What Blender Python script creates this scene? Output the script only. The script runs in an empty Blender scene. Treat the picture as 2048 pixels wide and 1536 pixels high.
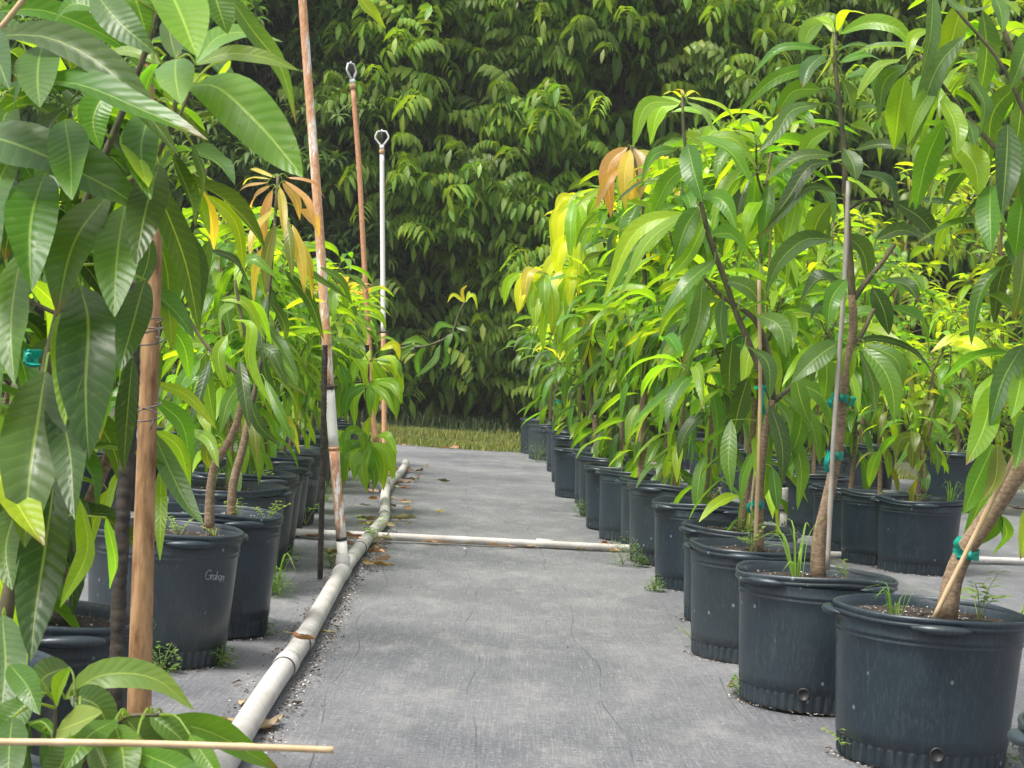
import bpy, math, random
import numpy as np
from mathutils import Vector, Matrix

# ------------------------------------------------------------------ camera, sky, sun, exposure
scn = bpy.context.scene
COL = scn.collection
F = 3500.0                      # focal length in pixels of the 2048 px wide photograph
ROLL = 0.07
PITCH = 27.0 / F
CAM = np.array([0.0, 0.0, 1.0])
fw = np.array([0, math.cos(PITCH), -math.sin(PITCH)])
upw = np.array([0, math.sin(PITCH), math.cos(PITCH)])
xr = np.array([1.0, 0, 0])
rc = math.cos(ROLL) * xr + math.sin(ROLL) * upw
uc = -math.sin(ROLL) * xr + math.cos(ROLL) * upw
cd = bpy.data.cameras.new('camera')
cam = bpy.data.objects.new('camera', cd)
COL.objects.link(cam)
M4 = Matrix(((rc[0], uc[0], -fw[0], CAM[0]), (rc[1], uc[1], -fw[1], CAM[1]), (rc[2], uc[2], -fw[2], CAM[2]), (0, 0, 0, 1)))
cam.matrix_world = M4
cd.sensor_width = 36.0
cd.lens = 36.0 * F / 2048.0
cd.clip_start = 0.05
cd.clip_end = 2000
cd.dof.use_dof = True
cd.dof.focus_distance = 7.5
cd.dof.aperture_fstop = 28
scn.camera = cam

SUN_EL, SUN_AZ = math.radians(64), math.radians(-125)      # azimuth from +Y towards +X: high, behind the camera and to the left
w = bpy.data.worlds.new('World')
scn.world = w
w.use_nodes = True
nt = w.node_tree
bg = nt.nodes['Background']
sky = nt.nodes.new('ShaderNodeTexSky')
sky.sky_type = 'NISHITA'
sky.sun_disc = False
sky.sun_elevation = SUN_EL
sky.sun_rotation = SUN_AZ
sky.air_density = 1.0
sky.dust_density = 6.0
sky.ozone_density = 1.0
hsv = nt.nodes.new('ShaderNodeHueSaturation')
hsv.inputs['Saturation'].default_value = 0.35
nt.links.new(sky.outputs[0], hsv.inputs['Color'])
nt.links.new(hsv.outputs[0], bg.inputs[0])
bg.inputs[1].default_value = 0.13
sl = bpy.data.lights.new('sun', 'SUN')
sl.energy = 1.9
sl.angle = math.radians(14)
sl.color = (1.0, 0.96, 0.88)
so = bpy.data.objects.new('sun', sl)
COL.objects.link(so)
sd = Vector((math.sin(SUN_AZ) * math.cos(SUN_EL), math.cos(SUN_AZ) * math.cos(SUN_EL), math.sin(SUN_EL)))
so.rotation_euler = sd.to_track_quat('Z', 'Y').to_euler()
so.location = (0, 0, 20)
scn.view_settings.view_transform = 'Standard'
scn.view_settings.look = 'None'
scn.view_settings.exposure = 1.0
scn.view_settings.gamma = 1.0
scn.render.engine = 'CYCLES'
scn.cycles.max_bounces = 8
scn.cycles.transmission_bounces = 4

# ------------------------------------------------------------------ helpers
rnd = random.Random(7)


def at(x, y, d):
    """point of the place seen at photograph pixel (x, y) and distance d"""
    return CAM + d * (fw + rc * ((x - 1024) / F) - uc * ((y - 768) / F))


def gnd(x, y, z=0.0):
    v = fw + rc * ((x - 1024) / F) - uc * ((y - 768) / F)
    t = (z - CAM[2]) / v[2]
    return CAM + t * v


def tag(o, label=None, cat=None, group=None, kind=None):
    if label: o['label'] = label
    if cat: o['category'] = cat
    if group: o['group'] = group
    if kind: o['kind'] = kind
    return o


def empty(name, loc, rz=0.0, parent=None):
    o = bpy.data.objects.new(name, None)
    COL.objects.link(o)
    o.location = [float(c) for c in loc]
    o.rotation_euler = (0, 0, rz)
    o.empty_display_size = 0.1
    if parent: o.parent = parent
    return o


def unit(v):
    v = np.asarray(v, float)
    return v / (np.linalg.norm(v) + 1e-12)


class MB:
    """mesh builder"""
    def __init__(s):
        s.V = []; s.Fc = []; s.n = 0; s.UV = []; s.C = []; s.mi = []

    def add(s, V, Fc, uv=None, col=None, mi=0):
        V = np.asarray(V, float)
        s.V.append(V)
        s.Fc.extend([tuple(int(i) + s.n for i in f) for f in Fc])
        s.mi.extend([mi] * len(Fc))
        s.n += len(V)
        s.UV.append(np.zeros((len(V), 2)) if uv is None else np.asarray(uv, float))
        c = np.ones((len(V), 4))
        if col is not None:
            c[:, :3] = np.asarray(col, float)[..., :3]
        s.C.append(c)

    def tube(s, pts, rad, seg=8, col=None, caps=True, uv=None, twist=0.0, ridge=0.0, jitter=0.0):
        pts = np.asarray(pts, float)
        k = len(pts)
        rad = np.full(k, rad, float) if np.isscalar(rad) else np.asarray(rad, float)
        tan = np.gradient(pts, axis=0)
        tan /= np.linalg.norm(tan, axis=1)[:, None] + 1e-12
        ref = np.array([0, 0, 1.0]) if abs(tan[0][2]) < 0.8 else np.array([1.0, 0, 0])
        u = unit(np.cross(tan[0], ref))
        V = []
        a = np.linspace(0, 2 * math.pi, seg, endpoint=False)
        for i in range(k):
            u = unit(u - tan[i] * np.dot(u, tan[i]))
            v = np.cross(tan[i], u)
            r = rad[i] * (1 + ridge * np.cos(a * 2 + twist * i))
            if jitter: r = r * (1 + jitter * np.array([rnd.uniform(-1, 1) for _ in a]))
            V.append(pts[i] + np.cos(a)[:, None] * u * r[:, None] + np.sin(a)[:, None] * v * r[:, None])
        V = np.concatenate(V)
        Fc = []
        for i in range(k - 1):
            for j in range(seg):
                j2 = (j + 1) % seg
                Fc.append((i * seg + j, i * seg + j2, (i + 1) * seg + j2, (i + 1) * seg + j))
        if caps:
            Fc.append(tuple(range(seg - 1, -1, -1)))
            Fc.append(tuple((k - 1) * seg + j for j in range(seg)))
        s.add(V, Fc, None if uv is None else np.tile(uv, (len(V), 1)), None if col is None else np.tile(np.asarray(col)[:3], (len(V), 1)))

    def lathe(s, prof, seg=48, mod=None, cap_bottom=False, cap_top=False):
        V = []
        a = np.linspace(0, 2 * math.pi, seg, endpoint=False)
        for i, (r, z) in enumerate(prof):
            rr = np.full(seg, r); zz = np.full(seg, z)
            if mod: rr, zz = mod(i, a, rr, zz)
            V.append(np.stack([rr * np.cos(a), rr * np.sin(a), zz], 1))
        V = np.concatenate(V); k = len(prof); Fc = []
        for i in range(k - 1):
            for j in range(seg):
                j2 = (j + 1) % seg
                Fc.append((i * seg + j, i * seg + j2, (i + 1) * seg + j2, (i + 1) * seg + j))
        if cap_bottom: Fc.append(tuple(range(seg - 1, -1, -1)))
        if cap_top: Fc.append(tuple((k - 1) * seg + j for j in range(seg)))
        s.add(V, Fc)

    def build(s, name, mats, parent=None, smooth=True, loc=None):
        me = bpy.data.meshes.new(name)
        V = np.concatenate(s.V)
        if loc is not None: V = V - np.asarray(loc, float)
        nf = len(s.Fc)
        loops = np.fromiter((i for f in s.Fc for i in f), dtype=np.int32)
        lens = np.fromiter((len(f) for f in s.Fc), dtype=np.int32, count=nf)
        me.vertices.add(len(V)); me.vertices.foreach_set('co', V.astype(np.float32).ravel())
        me.loops.add(len(loops)); me.loops.foreach_set('vertex_index', loops)
        me.polygons.add(nf)
        me.polygons.foreach_set('loop_start', np.concatenate([[0], np.cumsum(lens)[:-1]]).astype(np.int32))
        me.polygons.foreach_set('loop_total', lens)
        me.polygons.foreach_set('use_smooth', np.full(nf, smooth))
        me.update(calc_edges=True)
        uv = me.uv_layers.new(name='UVMap')
        UV = np.concatenate(s.UV)[loops]
        uv.data.foreach_set('uv', UV.astype(np.float32).ravel())
        ca = me.color_attributes.new('tint', 'FLOAT_COLOR', 'POINT')
        ca.data.foreach_set('color', np.concatenate(s.C).astype(np.float32).ravel())
        if not isinstance(mats, (list, tuple)): mats = [mats]
        for m in mats: me.materials.append(m)
        me.polygons.foreach_set('material_index', np.array(s.mi, dtype=np.int32))
        me.validate()
        o = bpy.data.objects.new(name, me)
        COL.objects.link(o)
        if loc is not None: o.location = [float(c) for c in loc]
        if parent: o.parent = parent
        return o


# ------------------------------------------------------------------ materials
def mat(name):
    m = bpy.data.materials.new(name)
    m.use_nodes = True
    t = m.node_tree
    t.nodes.clear()
    out = t.nodes.new('ShaderNodeOutputMaterial')
    return m, t, out


class N:
    """terse node helper"""
    def __init__(s, t): s.t = t

    def new(s, typ, ins=None, **kw):
        n = s.t.nodes.new(typ)
        for k, v in kw.items(): setattr(n, k, v)
        for k, v in (ins or {}).items():
            if hasattr(v, 'is_output') or isinstance(v, bpy.types.NodeSocket): s.t.links.new(v, n.inputs[k])
            else: n.inputs[k].default_value = v
        return n

    def math(s, op, a, b=0.0, c=0.0):
        return s.new('ShaderNodeMath', {0: a, 1: b, 2: c}, operation=op).outputs[0]

    def mix(s, f, a, b, mode='MIX'):
        n = s.t.nodes.new('ShaderNodeMix'); n.data_type = 'RGBA'; n.blend_type = mode
        for k, v in ((0, f), (6, a), (7, b)):
            if isinstance(v, bpy.types.NodeSocket): s.t.links.new(v, n.inputs[k])
            else: n.inputs[k].default_value = v if k == 0 else (*v[:3], 1)
        return n.outputs[2]

    def noise(s, vec, scale, detail=3, rough=0.55):
        ins = {'Scale': scale, 'Detail': detail, 'Roughness': rough}
        if vec is not None: ins['Vector'] = vec
        return s.new('ShaderNodeTexNoise', ins).outputs[0]

    def ramp(s, f, lo, hi, a=0.0, b=1.0):
        return s.new('ShaderNodeMapRange', {0: f, 1: lo, 2: hi, 3: a, 4: b}).outputs[0]

    def scale(s, vec, v3):
        return s.new('ShaderNodeMapping', {'Vector': vec, 'Scale': v3}).outputs[0]


def leaf_material(name, rough=0.35, trans=0.46, tmul=(3.0, 2.7, 0.5), veins=14.0, vein_vis=0.5, spec=0.5):
    m, t, out = mat(name); n = N(t)
    at_ = n.new('ShaderNodeAttribute', attribute_name='tint').outputs['Color']
    uvn = n.new('ShaderNodeUVMap').outputs[0]
    sep = n.new('ShaderNodeSeparateXYZ', {0: uvn})
    u, v = sep.outputs[0], sep.outputs[1]
    av = n.math('ABSOLUTE', n.math('SUBTRACT', v, 0.5))
    mid = n.ramp(av, 0.012, 0.035, 1.0, 0.0)
    obj = n.new('ShaderNodeTexCoord').outputs['Object']
    uw = n.math('ADD', u, n.math('MULTIPLY', n.noise(obj, 28.0, 2), 0.05))
    ph = n.math('MULTIPLY', n.math('SUBTRACT', uw, n.math('MULTIPLY', av, 0.2)), veins * 2 * math.pi)
    sn = n.math('SINE', ph)
    side = n.ramp(sn, 0.72, 1.0, 0.0, 1.0)
    nz = n.noise(obj, 9.0, 4)
    nz2 = n.noise(obj, 60.0, 2)
    c = n.mix(n.ramp(nz, 0.3, 0.75), at_, n.mix(1.0, at_, (0.72, 0.82, 0.75), 'MULTIPLY'))
    c = n.mix(n.ramp(nz2, 0.62, 0.75, 0.0, 0.25), c, (0.2, 0.22, 0.12))
    c = n.mix(n.ramp(n.noise(obj, 3.5, 3), 0.45, 0.7, 0.0, 0.35), c, n.mix(1.0, at_, (1.5, 1.25, 0.8), 'MULTIPLY'))
    c = n.mix(n.ramp(n.noise(obj, 85.0, 2), 0.735, 0.77, 0.0, 0.8), c, (0.09, 0.05, 0.02))
    light = n.mix(0.45, n.mix(1.0, at_, (2.2, 1.9, 1.5), 'MULTIPLY'), (0.34, 0.42, 0.12))
    c = n.mix(n.math('MULTIPLY', side, 0.24 * vein_vis), c, light)
    c = n.mix(n.math('MULTIPLY', mid, 0.85), c, light)
    # underside is paler and duller
    geo = n.new('ShaderNodeNewGeometry').outputs['Backfacing']
    cu = n.mix(0.35, n.mix(1.0, c, (1.35, 1.3, 1.25), 'MULTIPLY'), (0.12, 0.17, 0.05))
    c2 = n.mix(geo, c, cu)
    bump = n.new('ShaderNodeBump', {'Strength': 0.13, 'Distance': 0.004, 'Height': n.math('ADD', n.math('MULTIPLY', sn, -0.5), n.math('MULTIPLY', mid, -1.2))}).outputs[0]
    ro = n.math('ADD', n.ramp(nz, 0.3, 0.7, rough - 0.06, rough + 0.12), n.math('MULTIPLY', geo, 0.2))
    p = n.new('ShaderNodeBsdfPrincipled', {'Base Color': c2, 'Roughness': ro, 'Normal': bump, 'Specular IOR Level': spec})
    tc = n.mix(1.0, c, tmul, 'MULTIPLY')
    tr = n.new('ShaderNodeBsdfTranslucent', {'Color': tc})
    mx = n.new('ShaderNodeMixShader', {0: trans, 1: p.outputs[0], 2: tr.outputs[0]})
    t.links.new(mx.outputs[0], out.inputs[0])
    return m


M = {}
M['leaf'] = leaf_material('mango_leaf')
M['leaf_far'] = leaf_material('hedge_leaf', rough=0.45, trans=0.36, tmul=(2.4, 2.3, 0.6), vein_vis=0.2)
M['weed'] = leaf_material('weed_leaf', rough=0.6, trans=0.4, tmul=(2, 2, 0.7), vein_vis=0.0)
M['dry'] = leaf_material('dry_leaf', rough=0.7, trans=0.12, tmul=(1.3, 1.0, 0.6), vein_vis=0.4, spec=0.2)


def simple(name, c1, c2, scale=8.0, rough=0.6, bump=0.3, bdist=0.01, stretch=(1, 1, 1), spec=0.4, lo=0.35, hi=0.65, detail=5):
    m, t, out = mat(name); n = N(t)
    obj = n.new('ShaderNodeTexCoord').outputs['Object']
    nz = n.noise(n.scale(obj, stretch), scale, detail, 0.6)
    c = n.mix(n.ramp(nz, lo, hi), c1, c2)
    b = n.new('ShaderNodeBump', {'Strength': bump, 'Distance': bdist, 'Height': nz}).outputs[0]
    p = n.new('ShaderNodeBsdfPrincipled', {'Base Color': c, 'Roughness': rough, 'Normal': b, 'Specular IOR Level': spec})
    t.links.new(p.outputs[0], out.inputs[0])
    return m


M['bark'] = simple('bark', (0.12, 0.082, 0.05), (0.33, 0.245, 0.165), 80, 0.85, 0.5, 0.003, (0.9, 0.9, 1.7), 0.15, 0.3, 0.7)
M['bark_green'] = simple('green_stem', (0.055, 0.06, 0.035), (0.15, 0.125, 0.07), 30, 0.6, 0.4, 0.003, (1, 1, 0.5), 0.3)
M['bark_dark'] = simple('old_bark', (0.03, 0.025, 0.02), (0.09, 0.075, 0.06), 8, 0.9, 0.7, 0.02, (1, 1, 0.4), 0.1)
M['bamboo'] = simple('bamboo_cane', (0.42, 0.29, 0.15), (0.6, 0.46, 0.28), 14, 0.5, 0.25, 0.002, (1, 1, 0.3), 0.4)
M['cane_grey'] = simple('weathered_cane', (0.24, 0.22, 0.19), (0.42, 0.39, 0.34), 14, 0.7, 0.25, 0.002, (1, 1, 0.3), 0.3)
M['wood_pole'] = simple('stained_pole', (0.16, 0.075, 0.032), (0.46, 0.28, 0.14), 14, 0.6, 0.5, 0.004, (4, 4, 0.8), 0.3, 0.34, 0.62)
M['rebar'] = simple('rebar_steel', (0.018, 0.016, 0.015), (0.075, 0.06, 0.045), 40, 0.75, 0.6, 0.003, (1, 1, 1), 0.4)
M['wire'] = simple('wire_steel', (0.09, 0.07, 0.06), (0.2, 0.18, 0.16), 60, 0.5, 0.2, 0.001)
M['ribbon'] = simple('teal_ribbon', (0.0, 0.24, 0.17), (0.01, 0.36, 0.27), 60, 0.35, 0.3, 0.002)
M['head_grey'] = simple('sprinkler_plastic', (0.55, 0.56, 0.56), (0.7, 0.71, 0.7), 40, 0.45, 0.1, 0.001)
M['brass'] = simple('aged_brass', (0.3, 0.17, 0.08), (0.5, 0.33, 0.18), 60, 0.45, 0.3, 0.001)
M['dark_core'] = simple('black_plastic', (0.015, 0.016, 0.017), (0.03, 0.03, 0.03), 40, 0.5, 0.1, 0.001)
M['perlite'] = simple('perlite', (0.5, 0.48, 0.44), (0.75, 0.73, 0.7), 90, 0.9, 0.4, 0.002)
M['crumb'] = simple('bark_crumb', (0.03, 0.02, 0.015), (0.12, 0.075, 0.045), 90, 0.9, 0.4, 0.002)
M['pen'] = simple('paint_pen', (0.36, 0.4, 0.41), (0.55, 0.58, 0.58), 90, 0.7, 0.1, 0.001)


def pipe_material():
    m, t, out = mat('white_pvc'); n = N(t)
    obj = n.new('ShaderNodeTexCoord').outputs['Object']
    a = n.noise(obj, 6, 5, 0.6); b = n.noise(n.scale(obj, (1, 1, 1)), 45, 4, 0.7)
    c = n.mix(n.ramp(a, 0.4, 0.7), (0.42, 0.395, 0.37), (0.62, 0.60, 0.575))
    c = n.mix(n.ramp(b, 0.56, 0.7, 0, 0.6), c, (0.33, 0.27, 0.22))
    p = n.new('ShaderNodeBsdfPrincipled', {'Base Color': c, 'Roughness': 0.5, 'Normal': n.new('ShaderNodeBump', {'Strength': 0.2, 'Distance': 0.002, 'Height': b}).outputs[0]})
    t.links.new(p.outputs[0], out.inputs[0]); return m


def riser_material(name, thr, z0=None, red=0.5):
    """white pvc with rust streaks; thr lower = more rust"""
    m, t, out = mat(name); n = N(t)
    obj = n.new('ShaderNodeTexCoord').outputs['Object']
    a = n.noise(n.scale(obj, (9, 9, 1.6)), 2.4, 6, 0.7)
    b = n.noise(n.scale(obj, (1, 1, 0.35)), 90, 5, 0.75)
    rust = n.mix(n.ramp(b, 0.35, 0.7), (0.46, 0.2, 0.09), (0.8, 0.5, 0.3))
    rust = n.mix(red, rust, (0.33, 0.1, 0.06))
    white = n.mix(n.ramp(b, 0.55, 0.8, 0, 0.6), (0.82, 0.8, 0.76), (0.62, 0.4, 0.26))
    s = n.math('ADD', a, n.math('MULTIPLY', b, 0.25))
    c = n.mix(n.ramp(s, thr, thr + 0.07), white, rust)
    p = n.new('ShaderNodeBsdfPrincipled', {'Base Color': c, 'Roughness': 0.55})
    t.links.new(p.outputs[0], out.inputs[0]); return m


M['pvc'] = pipe_material()
M['riser_a'] = riser_material('rust_stained_pvc', 0.55, red=0.0)
M['riser_d'] = riser_material('half_rusted_pvc', 0.56, red=0.3)
M['riser_b'] = riser_material('red_rusted_pipe', 0.3, red=0.35)
M['riser_c'] = riser_material('clean_white_pvc', 0.95)
M['riser_low'] = riser_material('orange_rust_pipe', 0.4, red=0.1)


def pot_material():
    m, t, out = mat('black_pot_plastic'); n = N(t)
    obj = n.new('ShaderNodeTexCoord').outputs['Object']
    oi = n.new('ShaderNodeObjectInfo').outputs['Random']
    vec = n.new('ShaderNodeVectorMath', {0: obj, 1: n.new('ShaderNodeCombineXYZ', {0: n.math('MULTIPLY', oi, 31.0), 1: n.math('MULTIPLY', oi, 17.0)}).outputs[0]}, operation='ADD').outputs[0]
    big = n.noise(vec, 3.0, 4, 0.6)
    fine = n.noise(n.scale(vec, (1, 1, 0.25)), 130, 3, 0.7)
    streak = n.noise(n.scale(vec, (1, 1, 0.06)), 34, 4, 0.7)
    base = n.mix(n.ramp(big, 0.35, 0.7), (0.008, 0.017, 0.025), (0.017, 0.032, 0.044))
    base = n.mix(n.ramp(oi, 0.45, 1.0, 0.0, 0.6), base, (0.036, 0.046, 0.05))
    base = n.mix(n.ramp(fine, 0.5, 0.8, 0, 0.34), base, (0.10, 0.125, 0.14))
    base = n.mix(n.ramp(streak, 0.58, 0.8, 0, 0.25), base, (0.11, 0.13, 0.125))
    vor = n.new('ShaderNodeTexVoronoi', {'Vector': n.scale(vec, (1, 1, 0.75)), 'Scale': 24.0}, feature='F1')
    spot = n.ramp(vor.outputs['Distance'], 0.08, 0.15, 1.0, 0.0)
    sel = n.math('GREATER_THAN', n.new('ShaderNodeSeparateXYZ', {0: vor.outputs['Color']}).outputs[0], 0.74)
    base = n.mix(n.math('MULTIPLY', n.math('MULTIPLY', spot, sel), 0.7), base, (0.24, 0.32, 0.33))
    z = n.new('ShaderNodeSeparateXYZ', {0: obj}).outputs[2]
    dirt = n.math('MULTIPLY', n.ramp(z, 0.0, 0.09, 1.0, 0.0), n.ramp(n.noise(vec, 25, 4), 0.5, 0.75, 0, 0.3))
    base = n.mix(dirt, base, (0.12, 0.1, 0.08))
    bump = n.new('ShaderNodeBump', {'Strength': 0.15, 'Distance': 0.002, 'Height': fine}).outputs[0]
    p = n.new('ShaderNodeBsdfPrincipled', {'Base Color': base, 'Roughness': n.ramp(big, 0.3, 0.7, 0.3, 0.45), 'Normal': bump, 'Specular IOR Level': 0.5})
    t.links.new(p.outputs[0], out.inputs[0]); return m


M['pot'] = pot_material()


def soil_material():
    m, t, out = mat('potting_soil'); n = N(t)
    obj = n.new('ShaderNodeTexCoord').outputs['Object']
    a = n.noise(obj, 60, 5, 0.7)
    vor = n.new('ShaderNodeTexVoronoi', {'Vector': obj, 'Scale': 110.0})
    s = n.math('MULTIPLY', n.ramp(vor.outputs['Distance'], 0.25, 0.35, 1, 0), n.math('GREATER_THAN', n.new('ShaderNodeSeparateXYZ', {0: vor.outputs['Color']}).outputs[0], 0.8))
    c = n.mix(n.ramp(a, 0.35, 0.7), (0.012, 0.009, 0.007), (0.06, 0.042, 0.03))
    c = n.mix(s, c, (0.5, 0.46, 0.4))
    p = n.new('ShaderNodeBsdfPrincipled', {'Base Color': c, 'Roughness': 0.95, 'Normal': n.new('ShaderNodeBump', {'Strength': 1.0, 'Distance': 0.01, 'Height': a}).outputs[0]})
    t.links.new(p.outputs[0], out.inputs[0]); return m


M['soil'] = soil_material()


def mat_fabric():
    m, t, out = mat('woven_weed_mat'); n = N(t)
    obj = n.new('ShaderNodeTexCoord').outputs['Object']
    sx = n.new('ShaderNodeSeparateXYZ', {0: obj}); x, y = sx.outputs[0], sx.outputs[1]
    big = n.noise(obj, 0.9, 5, 0.6)
    med = n.noise(n.scale(obj, (1, 0.5, 1)), 5, 5, 0.65)
    wx = n.noise(n.scale(obj, (9, 75, 1)), 1.7, 4, 0.8)       # weft threads run across
    wy = n.noise(n.scale(obj, (80, 2.0, 1)), 2.0, 3, 0.75)     # warp threads run along
    grain = n.noise(obj, 260, 2, 0.8)
    c = n.mix(n.ramp(big, 0.36, 0.66), (0.085, 0.09, 0.102), (0.155, 0.157, 0.165))
    c = n.mix(n.ramp(med, 0.5, 0.75, 0, 0.5), c, (0.30, 0.29, 0.275))
    c = n.mix(n.ramp(med, 0.42, 0.25, 0, 0.35), c, (0.06, 0.065, 0.075))
    thread = n.math('ADD', n.math('MULTIPLY', wx, 0.55), n.math('MULTIPLY', wy, 0.45))
    c = n.mix(n.ramp(thread, 0.5, 0.64, 0, 0.5), c, (0.34, 0.34, 0.35))
    c = n.mix(n.ramp(wx, 0.44, 0.3, 0, 0.9), c, (0.025, 0.028, 0.038))
    c = n.mix(n.ramp(n.noise(obj, 95, 3, 0.8), 0.55, 0.75, 0, 0.75), c, (0.42, 0.41, 0.4))
    # marker lines woven every 30 cm, wandering
    wob = n.noise(n.new('ShaderNodeCombineXYZ', {0: n.math('MULTIPLY', x, 0.4), 1: y}).outputs[0], 0.7, 1)
    xx = n.math('ADD', n.math('ADD', x, n.math('MULTIPLY', wob, 0.2)), n.math('MULTIPLY', y, 0.03))
    fr = n.math('ABSOLUTE', n.math('SUBTRACT', n.math('FRACT', n.math('DIVIDE', xx, 0.42)), 0.5))
    line = n.ramp(fr, 0.0028, 0.006, 1.0, 0.0)
    line = n.math('MULTIPLY', line, n.ramp(n.noise(obj, 2.2, 2), 0.42, 0.6, 0.05, 0.75))
    c = n.mix(line, c, (0.015, 0.018, 0.025))
    vor = n.new('ShaderNodeTexVoronoi', {'Vector': obj, 'Scale': 55.0})
    sp = n.math('MULTIPLY', n.ramp(vor.outputs['Distance'], 0.10, 0.16, 1, 0), n.math('GREATER_THAN', n.new('ShaderNodeSeparateXYZ', {0: vor.outputs['Color']}).outputs[0], 0.93))
    c = n.mix(n.math('MULTIPLY', sp, 0.9), c, (0.6, 0.58, 0.54))
    vor2 = n.new('ShaderNodeTexVoronoi', {'Vector': n.scale(obj, (0.7, 1, 1)), 'Scale': 16.0})
    sp2 = n.math('MULTIPLY', n.ramp(vor2.outputs['Distance'], 0.06, 0.13, 1, 0), n.math('GREATER_THAN', n.new('ShaderNodeSeparateXYZ', {0: vor2.outputs['Color']}).outputs[1], 0.88))
    c = n.mix(n.math('MULTIPLY', sp2, 0.85), c, (0.025, 0.02, 0.018))
    h = n.math('ADD', thread, n.math('MULTIPLY', med, 1.5))
    bump = n.new('ShaderNodeBump', {'Strength': 0.8, 'Distance': 0.006, 'Height': h}).outputs[0]
    p = n.new('ShaderNodeBsdfPrincipled', {'Base Color': c, 'Roughness': n.ramp(big, 0.3, 0.7, 0.55, 0.75), 'Normal': bump, 'Specular IOR Level': 0.45})
    t.links.new(p.outputs[0], out.inputs[0]); return m


M['mat'] = mat_fabric()
M['earth'] = simple('grassy_earth', (0.02, 0.035, 0.012), (0.09, 0.085, 0.04), 3, 0.95, 0.6, 0.03)


# ------------------------------------------------------------------ leaf geometry
def bez(pts, n):
    """smooth curve through given points"""
    P = np.asarray(pts, float)
    if len(P) == 2: P = np.array([P[0], (P[0] + P[1]) / 2, P[1]])
    d = np.concatenate([[0], np.cumsum(np.linalg.norm(np.diff(P, axis=0), axis=1))]); d /= d[-1]
    m = np.gradient(P, d, axis=0)
    s = np.linspace(0, 1, n + 1)
    idx = np.clip(np.searchsorted(d, s, 'right') - 1, 0, len(P) - 2)
    h = (d[idx + 1] - d[idx])[:, None]; t = ((s - d[idx]) / (d[idx + 1] - d[idx]))[:, None]
    return (2 * t**3 - 3 * t**2 + 1) * P[idx] + (t**3 - 2 * t**2 + t) * h * m[idx] + (-2 * t**3 + 3 * t**2) * P[idx + 1] + (t**3 - t**2) * h * m[idx + 1]


_faces = {}


def grid_faces(n, k):
    if (n, k) not in _faces:
        _faces[(n, k)] = [(i * k + j, (i + 1) * k + j, (i + 1) * k + j + 1, i * k + j + 1) for i in range(n) for j in range(k - 1)]
    return _faces[(n, k)]


def leaf(b, C, W, side, col, fold=0.25, wave=0.04, r=rnd, k=5, roll=0.0, peak=0.85, tipcol=None):
    """C centre line (n+1,3); W full width; side: array (3) or (n+1,3)"""
    n = len(C) - 1
    s = np.linspace(0, 1, n + 1)
    T = np.gradient(C, axis=0); T /= np.linalg.norm(T, axis=1)[:, None] + 1e-9
    S = np.broadcast_to(np.asarray(side, float), C.shape)
    S = S - T * np.sum(S * T, 1)[:, None]; S = S / (np.linalg.norm(S, axis=1)[:, None] + 1e-9)
    Nn = np.cross(T, S)
    if roll:
        a = roll * s[:, None]
        S, Nn = S * np.cos(a) + Nn * np.sin(a), Nn * np.cos(a) - S * np.sin(a)
    w = 0.5 * W * np.sin(math.pi * np.clip(s, 0.0, 1) ** peak) ** 0.72 * (1 - 0.25 * s**3)
    w[0] = 0.03 * W; w[-1] = 0.008 * W
    vv = np.linspace(-1, 1, k)
    ph = r.uniform(0, 6.28); fr = r.uniform(9, 15); ph2 = ph + r.uniform(-1, 1)
    X = C[:, None, :] + S[:, None, :] * (w[:, None] * vv[None, :] * math.cos(fold))[..., None]
    up = w[:, None] * np.abs(vv)[None, :] * math.sin(fold)
    wv = wave * W * (np.sin(fr * s[:, None] + np.where(vv[None, :] < 0, ph, ph2)) * np.abs(vv)[None, :] ** 1.5) * np.sin(math.pi * s)[:, None]
    X = X + Nn[:, None, :] * (up + wv)[..., None]
    V = X.reshape(-1, 3)
    uv = np.stack([np.repeat(s, k), np.tile(vv * 0.5 + 0.5, n + 1)], 1)
    cc = np.tile(np.asarray(col, float)[:3], (len(V), 1))
    if tipcol is not None:
        f = np.clip((uv[:, :1] - 0.88) * 12, 0, 1); cc = cc * (1 - f) + np.asarray(tipcol)[:3] * f
    b.add(V, grid_faces(n, k), uv, cc)


TINT = {  # leaf colours; grey also paints in gloss, bright tints the backlit glow
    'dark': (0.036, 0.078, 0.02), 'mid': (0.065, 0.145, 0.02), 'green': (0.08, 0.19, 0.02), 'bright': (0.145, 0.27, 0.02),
    'lime': (0.23, 0.36, 0.025), 'yellow': (0.46, 0.49, 0.025), 'gold': (0.38, 0.32, 0.06), 'orange': (0.38, 0.23, 0.11), 'grey': (0.065, 0.128, 0.04),
    'pale': (0.17, 0.27, 0.09), 'olive': (0.12, 0.15, 0.03), 'tan': (0.36, 0.22, 0.12),
}


def jit(c, r, a=0.18):
    k = 1 + r.uniform(-a, a)
    return np.clip(np.array(c) * 1.12 * k * np.array([1 + r.uniform(-a, a), 1 + r.uniform(-a * 0.4, a * 0.4), 1 + r.uniform(-a, a)]), 0.003, 0.9)


PET = (0.07, 0.12, 0.03)


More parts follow.
